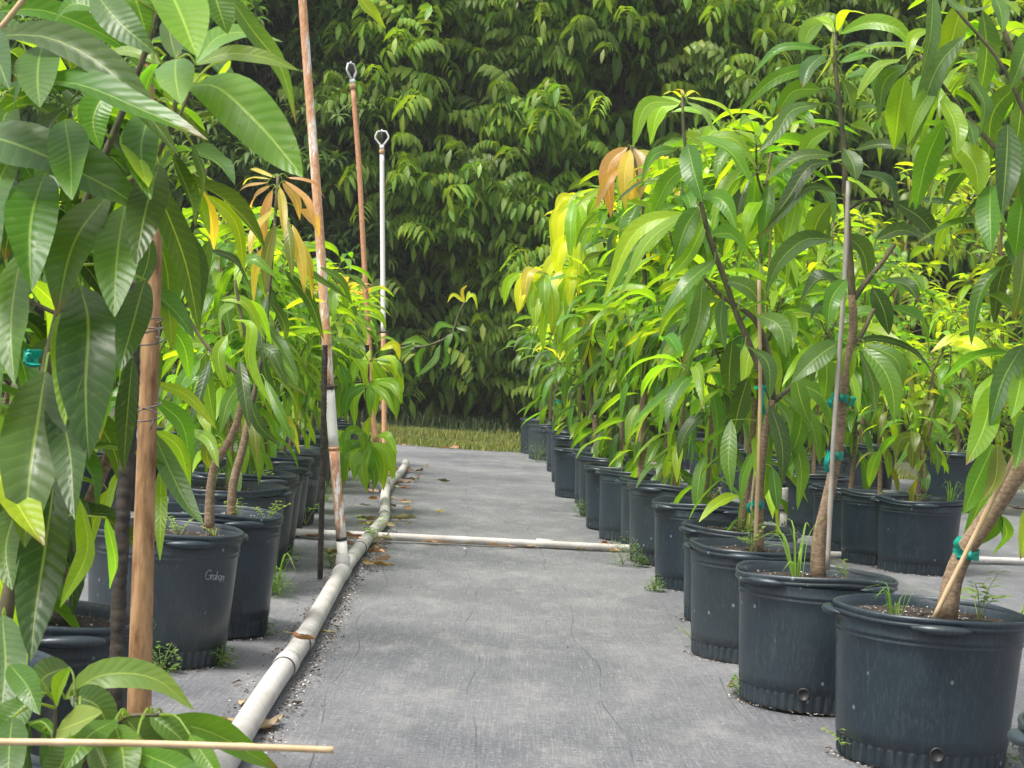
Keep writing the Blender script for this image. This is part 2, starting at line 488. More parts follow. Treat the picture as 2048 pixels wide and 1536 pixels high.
def hleaf(b, px, d, wpx, col, roll=0.0, facing=0.0, dd=0.0, fold=0.2, wave=0.05, n=12, stem=None, r=rnd, tip=None):
    """leaf laid along photograph points at distance d; facing tilts the blade about its midrib"""
    ds = np.linspace(0, dd, len(px)) + d
    C = bez([at(p[0], p[1], q) for p, q in zip(px, ds)], n)
    # bow the blade towards its middle so it is never flat
    s = np.linspace(0, 1, n + 1)
    L = np.linalg.norm(C[-1] - C[0])
    C = C + np.outer(np.sin(math.pi * s) * L * 0.10, -fw)
    T = unit(C[-1] - C[0])
    nrm = unit(-fw * 0.8 + np.array([0, 0, 0.6]))
    S = unit(np.cross(nrm, T))
    Nn = np.cross(T, S)
    S = S * math.cos(facing) + Nn * math.sin(facing)
    W = wpx * (d + dd / 2) / F
    if tip is None and r.random() < 0.15: tip = (0.16, 0.09, 0.04)
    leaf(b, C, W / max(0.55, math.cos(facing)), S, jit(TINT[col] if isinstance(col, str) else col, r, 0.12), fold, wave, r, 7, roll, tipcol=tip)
    if stem is not None:
        st = np.asarray(stem, float)
        m = (st + C[0]) / 2 + np.array([0, 0, 0.012])
        b.tube(bez([st, m, C[0]], 5), [0.0026, 0.0021, 0.0018, 0.0016, 0.0016, 0.0018], 6, col=jit(PET, r), uv=(0.1, 0.5), caps=False)


def whorl(b, tip, axis, n, L, W, col, r, stem=0.14, phi=(-25, 50), bend=(45, 100), seg=8, k=5, wave=0.05, young=None):
    """spiral of leaves round the last part of a shoot"""
    axis = unit(axis)
    az = r.uniform(0, 6.28)
    for i in range(n):
        t = i / max(1, n - 1)                    # 0 lowest, 1 at the tip
        az += 2.4 + r.uniform(-0.3, 0.3)
        p0 = np.asarray(tip) - axis * stem * (1 - t)
        e0 = math.radians(phi[0] + (phi[1] - phi[0]) * t + r.uniform(-12, 12))
        bd = math.radians(r.uniform(*bend))
        Li = L * r.uniform(0.75, 1.15) * (0.85 if t > 0.85 else 1)
        Wi = W * r.uniform(0.8, 1.15)
        pet = r.uniform(0.025, 0.055)
        h = np.array([math.cos(az), math.sin(az), 0.0])
        dr = math.cos(e0) * h + math.sin(e0) * np.array([0, 0, 1.0])
        pb = p0 + dr * pet
        s = np.linspace(0, 1, seg + 1)
        ph = e0 - bd * s ** 0.8
        ph = np.maximum(ph, -1.5)
        daz = r.uniform(-0.5, 0.5) * s
        D = np.stack([np.cos(ph) * np.cos(az + daz), np.cos(ph) * np.sin(az + daz), np.sin(ph)], 1)
        C = pb + np.concatenate([[np.zeros(3)], np.cumsum((D[1:] + D[:-1]) / 2, axis=0) * Li / seg])
        side = np.array([-math.sin(az), math.cos(az), 0.0])
        a = r.uniform(-0.5, 0.5)
        side = side * math.cos(a) + np.array([0, 0, 1]) * math.sin(a)
        c = young if (young is not None and t > 0.75) else col
        if isinstance(c, (list, tuple)) and isinstance(c[0], str): c = r.choice(c)
        c = TINT[c] if isinstance(c, str) else c
        leaf(b, C, Wi, side, jit(c, r), r.uniform(0.1, 0.45), wave * r.uniform(0.6, 1.6), r, k, r.uniform(-0.7, 0.7), tipcol=(0.18, 0.1, 0.04) if r.random() < 0.12 else None)
        if seg >= 6:
            b.tube([p0, p0 + dr * pet * 0.5, pb], [0.0025, 0.002, 0.002], 4, col=PET, uv=(0.1, 0.5), caps=False)


# ------------------------------------------------------------------ the setting: ground
g = MB(); g.add([(-900, -300, -0.05), (900, -300, -0.05), (900, 1500, -0.05), (-900, 1500, -0.05)], [(0, 1, 2, 3)])
tag(g.build('ground', M['earth']), kind='structure')

# weed mat: gently uneven sheet
g = MB()
nx, ny = 150, 230
xs = np.linspace(-9, 11, nx); ys = np.linspace(-2, 21.5, ny)
XX, YY = np.meshgrid(xs, ys, indexing='ij')
edge = 0.10 * np.sin(XX * 1.7) + 0.05 * np.sin(XX * 4.3 + 1)
YY2 = YY + np.where(YY > 21.3, edge, 0)
ZZ = 0.0 + 0.004 * np.sin(XX * 2.3 + 0.7 * YY) + 0.003 * np.sin(YY * 3.1 + XX) + 0.002 * np.sin(XX * 9 + YY * 5)
ZZ = ZZ - 0.006
V = np.stack([XX, YY2, ZZ], -1).reshape(-1, 3)
g.add(V, [(i * ny + j, (i + 1) * ny + j, (i + 1) * ny + j + 1, i * ny + j + 1) for i in range(nx - 1) for j in range(ny - 1)])
tag(g.build('weed_mat_ground', M['mat']), kind='structure')

# ------------------------------------------------------------------ grass behind the mat
def grass(name, n, xr_, yr, hr, cols, seed, label=None):
    r = np.random.default_rng(seed); b = MB()
    x = r.uniform(*xr_, n); y = r.uniform(*yr, n); h = r.uniform(*hr, n) * (0.6 + 0.8 * (np.sin(x * 1.3) * np.sin(y * 1.9 + x) > 0))
    a = r.uniform(0, 6.28, n); ln = r.uniform(0.1, 0.6, n); wd = r.uniform(0.004, 0.009, n)
    base = np.stack([x, y, np.full(n, -0.05)], 1); dirv = np.stack([np.cos(a), np.sin(a), np.zeros(n)], 1); sd_ = np.stack([-np.sin(a), np.cos(a), np.zeros(n)], 1)
    up = np.array([0, 0, 1.0])
    p = [base - sd_ * wd[:, None], base + sd_ * wd[:, None],
         base + up * (h * 0.6)[:, None] + dirv * (ln * h * 0.35)[:, None] + sd_ * wd[:, None] * 0.8, base + up * (h * 0.6)[:, None] + dirv * (ln * h * 0.35)[:, None] - sd_ * wd[:, None] * 0.8,
         base + up * h[:, None] * (1 - 0.3 * ln)[:, None] + dirv * (ln * h)[:, None]]
    V = np.stack(p, 1).reshape(-1, 3)
    Fc = []
    for i in range(n):
        q = i * 5; Fc.append((q, q + 1, q + 2, q + 3)); Fc.append((q + 3, q + 2, q + 4))
    c = np.array(cols)[r.integers(0, len(cols), n)] * r.uniform(0.7, 1.3, (n, 1))
    b.add(V, Fc, np.tile([0.5, 0.2], (len(V), 1)), np.repeat(c, 5, axis=0))
    o = b.build(name, M['weed'])
    tag(o, label or 'short mown grass beyond the mat', 'grass', kind='stuff')
    return o


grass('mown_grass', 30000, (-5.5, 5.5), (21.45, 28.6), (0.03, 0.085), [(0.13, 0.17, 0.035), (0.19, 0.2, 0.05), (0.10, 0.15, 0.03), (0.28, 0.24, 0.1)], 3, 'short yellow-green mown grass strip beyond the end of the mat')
grass('tall_grass', 9000, (-7, 7), (28.4, 31.5), (0.08, 0.24), [(0.018, 0.036, 0.014), (0.028, 0.05, 0.02)], 4, 'taller shaded grass growing along the foot of the hedge trees')  # hedge shade is put into these dark blade colours

# ------------------------------------------------------------------ hedge trees
def spray(b, p, out, r, size, col, kind):
    """one leafy shoot: 'pinnate' = arching stalk with hanging leaflets, 'star' = rosette of narrow leaves"""
    az = math.atan2(out[1], out[0]) + r.uniform(-0.9, 0.9)
    h = np.array([math.cos(az), math.sin(az), 0.0]); up = np.array([0, 0, 1.0]); sdv = np.array([-math.sin(az), math.cos(az), 0.0])
    if kind == 'pinnate':
        m = r.randint(5, 7)
        e0 = math.radians(r.uniform(15, 60)); L = size
        pts = []; q = np.array(p, float)
        for i in range(m + 1):
            e = e0 - 1.7 * i / m
            pts.append(q.copy()); q = q + (h * math.cos(e) + up * math.sin(e)) * L / m
        for i in range(m):
            for sg in (-1, 1):
                l = size * r.uniform(0.42, 0.6) * (1 - 0.25 * abs(i / m - 0.5))
                d0 = unit(sdv * sg * 0.75 + h * 0.35 - up * 0.1)
                d1 = unit(sdv * sg * 0.35 + h * 0.25 - up * (1.0 + r.uniform(-0.2, 0.3)))
                C = np.array([pts[i], pts[i] + d0 * l * 0.3, pts[i] + d0 * l * 0.42 + d1 * l * 0.3, pts[i] + d0 * l * 0.42 + d1 * l * 0.62])
                leaf(b, C, l * r.uniform(0.3, 0.38), h * 1.0 + up * 0.25 + sdv * r.uniform(-.3, .3), jit(col, r, 0.2), 0.25, 0.05, r, 3, 0)
        l = size * 0.5
        C = np.array([pts[m], pts[m] + (h * 0.3 - up) * l * 0.35, pts[m] + (h * 0.35 - up * 2) * l * 0.33, pts[m] + (h * 0.35 - up * 3) * l * 0.33])
        leaf(b, C, l * 0.32, sdv, jit(col, r, 0.2), 0.2, 0.04, r, 3, 0)
    else:
        nn = r.randint(11, 15); a0 = r.uniform(0, 6.28)
        for i in range(nn):
            a = a0 + 2.4 * i; e0 = math.radians(r.uniform(-10, 70))
            hh = unit(h * 0.55 + np.array([math.cos(a), math.sin(a), 0.25 * math.sin(a * 3)]))
            l = size * r.uniform(0.55, 0.8)
            C = [np.array(p, float)]
            for k in range(4):
                e = e0 - 1.5 * (k / 3)
                C.append(C[-1] + (hh * math.cos(e) + up * math.sin(e)) * l / 4)
            leaf(b, np.array(C), l * r.uniform(0.16, 0.22), np.cross(hh, up), jit(col, r, 0.2), 0.2, 0.04, r, 3, 0)


SPR = {}
for kd, nv in (('pinnate', 14), ('star', 10)):
    SPR[kd] = []
    for q_ in range(nv):
        mb_ = MB(); spray(mb_, (0, 0, 0), np.array([0.0, -1.0, 0]), random.Random(900 + q_), 1.0, (0.5, 0.5, 0.5), kd)
        SPR[kd].append((np.concatenate(mb_.V), np.array(mb_.Fc), np.concatenate(mb_.UV), np.concatenate(mb_.C)[:, :3] * 2))


def add_spray(b, p, az, tilt, size, col, kind, r):
    V, Fc, UV, C = r.choice(SPR[kind])
    ct, st = math.cos(tilt), math.sin(tilt)
    X = V * size
    X = np.stack([X[:, 0], X[:, 1] * ct - X[:, 2] * st, X[:, 1] * st + X[:, 2] * ct], 1)
    c, s_ = math.cos(az), math.sin(az)
    X = np.stack([X[:, 0] * c - X[:, 1] * s_, X[:, 0] * s_ + X[:, 1] * c, X[:, 2]], 1) + p
    b.bulk.append((X, Fc, UV, C * np.asarray(col)))


def hedge_tree(cx, cy, rx, ry, zc, rz, kind, cols, n, size, seed, label, trunk_r=0.16):
    r = random.Random(seed)
    root = empty('hedge_tree', (cx, cy, 0))
    tag(root, label, 'tree', 'tall trees closing off the view behind the grass')
    tb = MB()
    H = zc + rz * 0.7
    pts = [(0, 0, -0.05), (0.1, -0.05, H * 0.15), (-0.05 + r.uniform(-.3, .3), 0.1, H * 0.45), (r.uniform(-.5, .5), 0.1, H)]
    tb.tube(bez(pts, 14), np.linspace(trunk_r, trunk_r * 0.3, 15), 9, jitter=0.05)
    tb.build('trunk', M['bark_dark'], root)
    b = MB(); b.bulk = []
    nb = 34
    for k in range(nb):                              # boughs reach outward, each carries a tier of sprays
        z0 = zc + rz * (-0.93 + 1.8 * (k + r.random()) / nb)
        cr = math.sqrt(max(0.05, 1 - abs((z0 - zc) / rz) ** 3))
        a = r.uniform(math.pi * 1.02, math.pi * 1.98) if k % 8 else r.uniform(0, math.pi)
        e = np.array([math.cos(a) * rx * cr, math.sin(a) * ry * cr, z0]) * np.array([1.0, 1.0, 1]) * r.uniform(0.82, 1.08)
        e[2] = z0 + r.uniform(0.1, 0.6)
        B_ = bez([(0, 0.05, max(0.3, z0 - r.uniform(0.4, 1.1))), e * 0.55 + np.array([0, 0, e[2] * 0.45 + 0.12 - 0.0]), e], 10)
        B_[:, 2] = np.linspace(B_[0, 2], e[2], 11) + 0.25 * np.sin(np.linspace(0, math.pi, 11))
        if k % 2 == 0:
            bb = MB(); bb.tube(B_, np.linspace(trunk_r * 0.35, 0.012, 11), 6, jitter=0.08); bb.build('limb', M['bark_dark'], root)
        lb = r.uniform(0.7, 1.35); side = np.array([-math.sin(a), math.cos(a), 0])
        for i in range(n // nb):
            t = r.random() ** 0.6
            q = B_[min(10, int(3 + t * 8))] + side * r.gauss(0, 0.5) * (0.5 + 0.5 * t) + np.array([r.gauss(0, .15), r.gauss(0, .15), r.gauss(0, 0.20) - 0.05])
            if q[2] < 0.35: continue
            add_spray(b, q, a + math.pi / 2 + r.gauss(0, 0.7), r.gauss(0.1, 0.3), size * r.uniform(0.7, 1.25), np.array(r.choice(cols)) * lb, kind, r)
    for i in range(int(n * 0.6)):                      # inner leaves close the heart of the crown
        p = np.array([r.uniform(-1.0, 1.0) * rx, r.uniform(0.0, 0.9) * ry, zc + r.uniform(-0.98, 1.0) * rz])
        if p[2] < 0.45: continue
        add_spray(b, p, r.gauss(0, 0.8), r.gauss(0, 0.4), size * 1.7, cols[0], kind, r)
    off = 0; Fs = []
    for X, Fc, UV, C in b.bulk: Fs.append(Fc + off); off += len(X)
    b.add(np.concatenate([q[0] for q in b.bulk]), [], np.concatenate([q[2] for q in b.bulk]), np.concatenate([q[3] for q in b.bulk]))
    b.Fc = np.concatenate(Fs).tolist(); b.mi = [0] * len(b.Fc)
    b.build('crown', M['leaf_far'], root)
    return root


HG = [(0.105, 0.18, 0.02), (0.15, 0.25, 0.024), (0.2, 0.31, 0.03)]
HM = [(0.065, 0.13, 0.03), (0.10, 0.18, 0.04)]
hedge_tree(-8.3, 31.0, 2.6, 2.0, 4.6, 4.9, 'star', HM, 1300, 0.55, 21, 'tall dark mango tree at the far left, behind the foreground leaves')
hedge_tree(-4.7, 30.6, 2.5, 2.0, 4.9, 4.9, 'star', HM, 1300, 0.55, 22, 'dark tree with star-shaped rosettes of narrow leaves behind the rusty risers')
hedge_tree(-1.6, 31.2, 2.3, 2.0, 4.7, 4.8, 'pinnate', HG, 1500, 0.62, 23, 'tall tree with drooping feathery leaves, directly behind the white sprinkler riser')
hedge_tree(1.4, 31.0, 2.4, 2.1, 4.7, 4.8, 'pinnate', HG, 1500, 0.62, 24, 'tall drooping-leaf tree at the end of the path, beside the far right pots')
hedge_tree(4.9, 31.2, 2.6, 2.1, 4.9, 4.9, 'pinnate', HG, 1500, 0.62, 25, 'tall drooping-leaf tree rising behind the tallest right-hand mango saplings')
hedge_tree(8.7, 31.0, 2.6, 2.0, 4.9, 4.9, 'pinnate', HG, 1500, 0.62, 26, 'tall drooping-leaf tree at the far right edge of the view')
hedge_tree(3.1, 34.0, 3.4, 1.8, 5.2, 5.4, 'pinnate', HM, 900, 0.9, 27, 'dim tree glimpsed in the gaps behind the two middle right hedge trees')
hedge_tree(-3.2, 34.0, 3.4, 1.8, 5.2, 5.4, 'pinnate', HM, 900, 0.9, 28, 'dim tree glimpsed in the gaps behind the left hedge trees')
hedge_tree(-0.2, 34.6, 2.6, 1.6, 5.2, 5.4, 'pinnate', HM, 900, 0.9, 29, 'dim tree glimpsed between the trunks at the end of the path')

# ------------------------------------------------------------------ nursery pots
def pot_proto(seed, D=0.50, h=0.42, warp=0.006):
    r = random.Random(seed)
    root = empty('nursery_pot', (0, 0, 0))
    R = D / 2; rb = R * 0.86
    ph = [r.uniform(0, 6.28) for _ in range(4)]
    SEG = 192

    def lip(a): return warp * (np.sin(2 * a + ph[0]) + 0.7 * np.sin(3 * a + ph[1]) + 0.4 * np.sin(5 * a + ph[2]))
    def rad(z): return rb + (R * 0.965 - rb) * (z / h)
    b = MB()
    prof = []
    for z in (0.0, 0.004, 0.012, 0.03, 0.045, 0.052, 0.056): prof.append((rad(z) - 0.006, z))
    for z in np.linspace(0.062, h * 0.80, 10): prof.append((rad(z), z))
    for z, e in ((h * 0.815, 0.003), (h * 0.822, 0.0035), (h * 0.83, 0.001), (h * 0.842, 0.001), (h * 0.85, 0.004), (h * 0.86, 0.0045), (h * 0.87, 0.002), (h * 0.93, 0.003)): prof.append((rad(z) + e, z))
    nrib = 7

    def mod(i, a, rr, zz):
        if i < nrib:
            amp = 0.009 if i in (1, 2, 3, 4, 5) else 0.001
            rr = rr + amp * (np.abs(np.sin(a * 24)) ** 0.6 - 0.5) * (1 if i < 6 else .4)
        else:
            rr = rr + 0.3 * lip(a) * (zz / h)
        return rr, zz
    b.lathe(prof, SEG, mod, cap_bottom=True)
    # inner wall
    prof2 = [(rad(h * 0.93) + 0.002, h * 0.93), (R - 0.0065, h * 0.985), (rad(h) - 0.006, h * 0.95), (rad(h * 0.8) - 0.006, h * 0.72)]
    b.lathe(prof2[1:], SEG, lambda i, a, rr, zz: (rr + 0.3 * lip(a), zz))
    b.build('shell', M['pot'], root)
    b = MB()
    lipp = [(rad(h * .93) + 0.002, h * 0.925), (R - 0.004, h * 0.93), (R + 0.001, h * 0.94), (R, h * 0.955), (R - 0.003, h * 0.962), (R + 0.000, h * 0.97), (R + 0.002, h * 0.985), (R, h * 1.0), (R - 0.003, h * 1.004), (R - 0.006, h * 1.0), (R - 0.007, h * 0.97)]
    b.lathe(lipp, SEG, lambda i, a, rr, zz: (rr + lip(a), zz + 0.6 * lip(a + 1)))
    b.build('rim', M['pot'], root)
    for q in range(4):
        a0 = q * math.pi / 2 + 0.4
        b = MB(); n1, n2 = 14, 8; Vv = []
        for i in range(n1 + 1):
            t = i / n1; a = a0 + (t - 0.5) * 0.62
            s = math.sin(math.pi * t) ** 0.6
            for j in range(n2):
                th = 2 * math.pi * j / n2
                Vv.append(((R - 0.001 + lip(a) + 0.031 * s * (0.45 + 0.55 * math.cos(th))) * math.cos(a), (R - 0.001 + lip(a) + 0.031 * s * (0.45 + 0.55 * math.cos(th))) * math.sin(a), h * 0.955 + 0.014 * s * math.sin(th) - 0.006))
        Fc = [(i * n2 + j, i * n2 + (j + 1) % n2, (i + 1) * n2 + (j + 1) % n2, (i + 1) * n2 + j) for i in range(n1) for j in range(n2)]
        b.add(Vv, Fc)
        b.build('handle', M['pot'], root)
    b = MB()
    Rs = rad(h * 0.92) - 0.008; rings = 10; Vv = [(0, 0, h * 0.965)]; Fc = []
    for i in range(1, rings + 1):
        for j in range(32):
            a = 2 * math.pi * j / 32; q = Rs * i / rings
            Vv.append((q * math.cos(a), q * math.sin(a), h * 0.925 + 0.014 * (1 - i / rings) + (r.uniform(-0.006, 0.006) if i < rings else 0)))
    for j in range(32): Fc.append((0, 1 + j, 1 + (j + 1) % 32))
    for i in range(rings - 1):
        for j in range(32): Fc.append((1 + i * 32 + j, 1 + (i + 1) * 32 + j, 1 + (i + 1) * 32 + (j + 1) % 32, 1 + i * 32 + (j + 1) % 32))
    b.add(Vv, Fc)
    for i in range(130):                                   # crumbs of bark and perlite on the surface
        a = r.uniform(0, 6.28); q = Rs * math.sqrt(r.random()) * 0.95; sz = r.uniform(0.002, 0.006)
        c0 = np.array([q * math.cos(a), q * math.sin(a), h * 0.937 + 0.012 * (1 - q / Rs)])
        pp = c0 + np.array([[r.uniform(-1, 1), r.uniform(-1, 1), r.uniform(0, 1)] for _ in range(4)]) * sz
        b.add(pp, [(0, 1, 2), (0, 2, 3), (0, 3, 1), (1, 3, 2)], mi=(1 if r.random() < 0.4 else 2))
    b.build('soil', [M['soil'], M['perlite'], M['crumb']], root, smooth=False)
    return root


protos = [pot_proto(11, warp=0.004), pot_proto(12, warp=0.008), pot_proto(13, warp=0.006)]
protos_used = [False] * 3


def copy_tree(o, parent=None):
    c = o.copy(); COL.objects.link(c)
    if parent: c.parent = parent
    for ch in list(o.children): copy_tree(ch, c)
    return c


def place_pot(x, y, label, group, var=0, rz=0.0, s=(1, 1, 1), tilt=0.0):
    if not protos_used[var]: o = protos[var]; protos_used[var] = True
    else: o = copy_tree(protos[var])
    v_ = 1 + 0.03 * math.sin(x * 37.0 + y * 11.0); hv_ = 1 + 0.035 * math.sin(x * 13.0 - y * 29.0)
    if 'name Graham' in label or 'partly hidden white' in label: v_ = hv_ = 1
    o.location = (x, y, 0); o.rotation_euler = (tilt + 0.012 * math.sin(x * 50 + y), 0.012 * math.sin(y * 43), rz); o.scale = (s[0] * v_, s[1] * v_, s[2] * hv_)
    if 'name Graham' in label or 'partly hidden white' in label or 'big black pot' in label or 'speckled' in label: o.rotation_euler = (0, 0, rz); o.scale = s
    tag(o, label, 'plant pot', group)
    return o


ORD = ['first', 'second', 'third', 'fourth', 'fifth', 'sixth', 'seventh', 'eighth', 'ninth', 'tenth', 'eleventh', 'twelfth', 'thirteenth', 'fourteenth', 'fifteenth', 'sixteenth']
RB = 0.215
pots = {}
# right front row, nearest first: left end of each base in the photograph
R1 = [(1673, 1503), (1478, 1393), (1381, 1305), (1366, 1237), (1307, 1170), (1260, 1120), (1243, 1098), (1196, 1075), (1170, 1053), (1156, 1027), (1150, 1007), (1109, 990), (1104, 962), (1094, 941), (1058, 917), (1040, 905)]
R1L = ['big black pot with drain hole at the bottom right, its sapling leaning hard right', 'black pot speckled with pale spots and bent rim, grass tuft and thick pale trunk inside',
       'black pot just behind the bent-rim pot, thin bamboo-staked trunk in it', 'black pot fourth from the front on the right, pale ground weeds on its soil', 'black pot fifth from the front on the right, thick leaning stem and reddish seedlings inside',
       'grey-dusted pot standing where the cross pipe ends, clump of weeds at its foot', 'narrow glimpse of pot behind the weedy pot, right above the end of cross pipe', 'pot with crumpled rim just beyond the cross pipe on the right']
GR1 = 'black nursery pots of the right front row'
for i, (x, y) in enumerate(R1):
    p = gnd(x, y)
    lab = R1L[i] if i < len(R1L) else f'black nursery pot, {ORD[i]} from the front in the right front row' if i < 15 else 'last and farthest pot of the right front row, beside the grass'
    s = (1.08, 1.08, 1.0) if i == 0 else (1, 1, 1)
    q = (p[0] + RB * s[0], p[1], 0.0)
    pots[('R', i)] = q
    place_pot(q[0], q[1], lab, GR1, i % 3, [2.62, 0.35, 0.9, 1.5, 0.2, 2.1, 1.0][i % 7], s)
# pot whose edge enters at the bottom right corner
place_pot(1.235, 3.24, 'black pot of which only the left handle shows at the bottom right corner', GR1, 1, 2.74)
pots[('R', -1)] = (1.235, 3.24, 0)
# right second row
R2 = [(1757, 1137), (1681, 1120), (1625, 1095), (1560, 1062), (1522, 1040), (1500, 1018), (1440, 985), (1415, 968), (1380, 950), (1340, 935)]
for i, (x, y) in enumerate(R2):
    p = gnd(x, y)
    q = (p[0] + RB, p[1], 0.0); pots[('S', i)] = q
    lab = ['nearest pot of the second right row, wide black pot with thin stemmed sapling', 'black pot partly behind the nearest pot of the second right row, to its left', 'black pot third in the second right row, mostly hidden by the thick pale trunk'][i] if i < 3 else f'black pot {ORD[i]} from the front in the second right row, seen through leaves'
    place_pot(q[0], q[1], lab, 'black nursery pots of the second right row', (i + 1) % 3, [1.1, 1.0, 1.2, 0.4][i % 4])
# right third row and big pots
for i, (x, y, s, sz) in enumerate([(4.15, 16.2, 1.5, 1.35), (3.35, 16.6, 1.4, 1.25), (5.3, 16.4, 1.5, 1.35), (2.7, 15.3, 1.15, 1.05)]):
    pots[('T', i)] = (x, y, 0)
    place_pot(x, y, ['extra large pot standing far right beyond the second row', 'extra large pot half hidden behind drooping yellow-green leaves', 'extra large pot at the far right edge behind the leaning sapling', 'large pot behind the second row, left of the extra large pots'][i], 'extra large pots at the back right', i % 3, 1.0 + i, (s, s, sz))
# left row: right end of each base
L1 = [(447, 1325), (535, 1268), (545, 1180), (568, 1133), (584, 1105), (601, 1070), (627, 1045), (637, 1023), (655, 985), (668, 972), (680, 958), (701, 938), (712, 926)]
L1L = ['black pot with the name Graham written on it in white', 'black pot right behind the named pot, small weeds on its soil', 'third pot of the left row, its rim just above the second', 'fourth pot of the left row, clover-like weeds on its soil',
       'fifth pot of the left row, nearly hidden between its neighbours', 'sixth pot of the left row, standing at the end of cross pipe', 'pot with partly hidden white writing, seventh in the left row']
for i, (x, y) in enumerate(L1):
    p = gnd(x, y); q = (p[0] - RB, p[1], 0.0); pots[('L', i)] = q
    place_pot(q[0], q[1], L1L[i] if i < 7 else f'black nursery pot, {ORD[i]} from the front in the left row', 'black nursery pots of the left row', i % 3, [0.1, 0.2, 1.2, 0.3, 1.3, 0.15][i % 6])
for i, (x, y, lab) in enumerate([(-0.975, 3.67, 'black pot at the lower left, cut by the dark steel bar'), (-0.99, 3.0, 'nearest black pot at the bottom left, pale edge of rim catching light'), (-0.80, 2.3, 'pot hidden in the bottom left corner under the foreground leaves')]):
    pots[('N', i)] = (x, y, 0)
    place_pot(x, y, lab, 'black nursery pots of the left row', (i + 2) % 3, 0.2 + i * 0.3)
for i in range(7):                                             # second left row
    x, y = -2.35 + 0.03 * i, 8.2 + i * 1.25
    pots[('M', i)] = (x, y, 0)
    place_pot(x, y, f'black pot {ORD[i]} from the front in the second left row, behind foliage', 'black nursery pots of the second left row', i % 3, 0.3 * i)

# ------------------------------------------------------------------ mango saplings
def slim(pts, k): return bez(pts, k)


def mango(base, H, seed, label, group, cols=('mid', 'green', 'bright', 'dark'), young=None, nbr=4, lean=(0, 0), L=0.28, W=0.064, low=0.16, per=14, stake=False, split=0.45, seg=8, kk=5, r0=0.016, spread=0.3):
    r = random.Random(seed)
    base = np.array([base[0], base[1], 0.345])
    root = empty('mango_sapling', base)
    tag(root, label, 'tree', group)
    base0 = np.zeros(3)
    hh = H - base[2]
    top = np.array([lean[0], lean[1], hh])
    sp = [base0 - np.array([0, 0, 0.04]), np.array([lean[0] * 0.1 + r.uniform(-.02, .02), r.uniform(-.02, .02), hh * 0.2]), top * split + np.array([r.uniform(-.03, .03), r.uniform(-.03, .03), 0]), top * 0.8 + np.array([r.uniform(-.04, .04), r.uniform(-.04, .04), 0]), top]
    T = slim(sp, 22)
    tb = MB()
    tb.tube(T, np.linspace(r0, 0.0045, 23) * (1 + 0.35 * np.exp(-np.arange(23) / 1.2)), 9, jitter=0.015)
    b = MB()
    whorl(b, T[-1], T[-1] - T[-3], per, L, W, cols, r, 0.16, young=young, seg=seg, k=kk)
    for i in range(nbr):
        t = r.uniform(split - 0.12, 0.88); a = i * 2.4 + seed
        p0 = T[int(t * 22)]
        ln = spread * r.uniform(0.7, 1.2) * (1.15 - 0.5 * t)
        e = p0 + np.array([math.cos(a) * ln, math.sin(a) * ln, r.uniform(0.1, 0.38)])
        Bp = slim([p0, (p0 + e) / 2 + np.array([math.cos(a), math.sin(a), -0.4]) * 0.05, e], 7)
        tb2 = MB(); tb2.tube(Bp, np.linspace(0.007, 0.004, 8), 6); tb2.build('branch', M['bark_green'], root)
        whorl(b, Bp[-1], Bp[-1] - Bp[-3], per, L * r.uniform(0.85, 1.05), W, cols, r, 0.14, young=young if r.random() < 0.6 else None, seg=seg, k=kk)
    # scattered lower leaves on the stem
    for t in np.arange(low, 0.95, 0.085):
        p0 = T[int(t * 22)]
        whorl(b, p0, (0, 0, 1), max(3, int(per * 0.42)), L, W, cols, r, 0.08, phi=(-40, 15), bend=(50, 95), seg=seg, k=kk)
    tr = tb.build('trunk', M['bark'], root)
    b.build('foliage', M['leaf'], root)
    if stake:
        sb = MB(); o = np.array([0.03, -0.02, 0])
        sb.tube(bez([base0 + o - np.array([0, 0, 0.05]), T[8] + o * 0.8, np.array([lean[0] * .6, lean[1] * .6, hh * 0.78]) + o * 0.7], 10), np.array([0.0055] * 11) * (1 + 0.12 * (np.arange(11) % 3 == 0)), 7)
        so_ = sb.build('bamboo_stake', M['bamboo' if seed % 2 else 'cane_grey'], None, loc=(0, 0, 0))
        so_.location = base
        tag(so_, 'thin cane stake tied beside the ' + label.replace('mango sapling', 'sapling')[:70].rsplit(' ', 1)[0] if False else None, 'stake', 'cane stakes beside the trunks')
        so_['label'] = 'thin cane stake beside the trunk of ' + stake
    return root


GRN = ('mid', 'green', 'bright', 'dark')
LIT = ('green', 'bright', 'mid', 'bright', 'lime')
GT = 'young mango trees of the right front row'
# procedural saplings in the right front row (hero trees are built below)
spec_R = {3: (2.0, LIT, None, 5), 4: (2.1, GRN, 'lime', 5), 5: (2.15, LIT, 'bright', 6), 6: (2.0, ('bright', 'green', 'mid'), 'gold', 5), 7: (2.15, LIT, 'yellow', 6), 8: (2.1, GRN, None, 5), 9: (2.0, GRN, 'lime', 5),
          10: (2.2, LIT, 'yellow', 5), 11: (2.25, GRN, 'yellow', 6), 12: (2.1, GRN, None, 5), 13: (2.3, ('bright', 'lime', 'green'), 'yellow', 6), 14: (2.15, GRN, 'lime', 5), 15: (2.05, ('mid', 'green', 'grey'), 'lime', 4)}
for i, (H, cl, yg, nb) in spec_R.items():
    q = pots[('R', i)]
    far = i > 9
    mango(q, H + 0.12, 100 + i, f'leafy mango sapling in the {ORD[i]} pot of the right front row', GT, cl, yg, nb + 3, lean=(rnd.uniform(-0.12, 0.05), 0), L=0.335, W=0.075, per=12 if not far else 11, seg=8 if not far else 6, kk=5 if not far else 3,
          stake=f'the sapling in the {ORD[i]} pot, right front row' if i in (3, 6, 9, 14) else False)
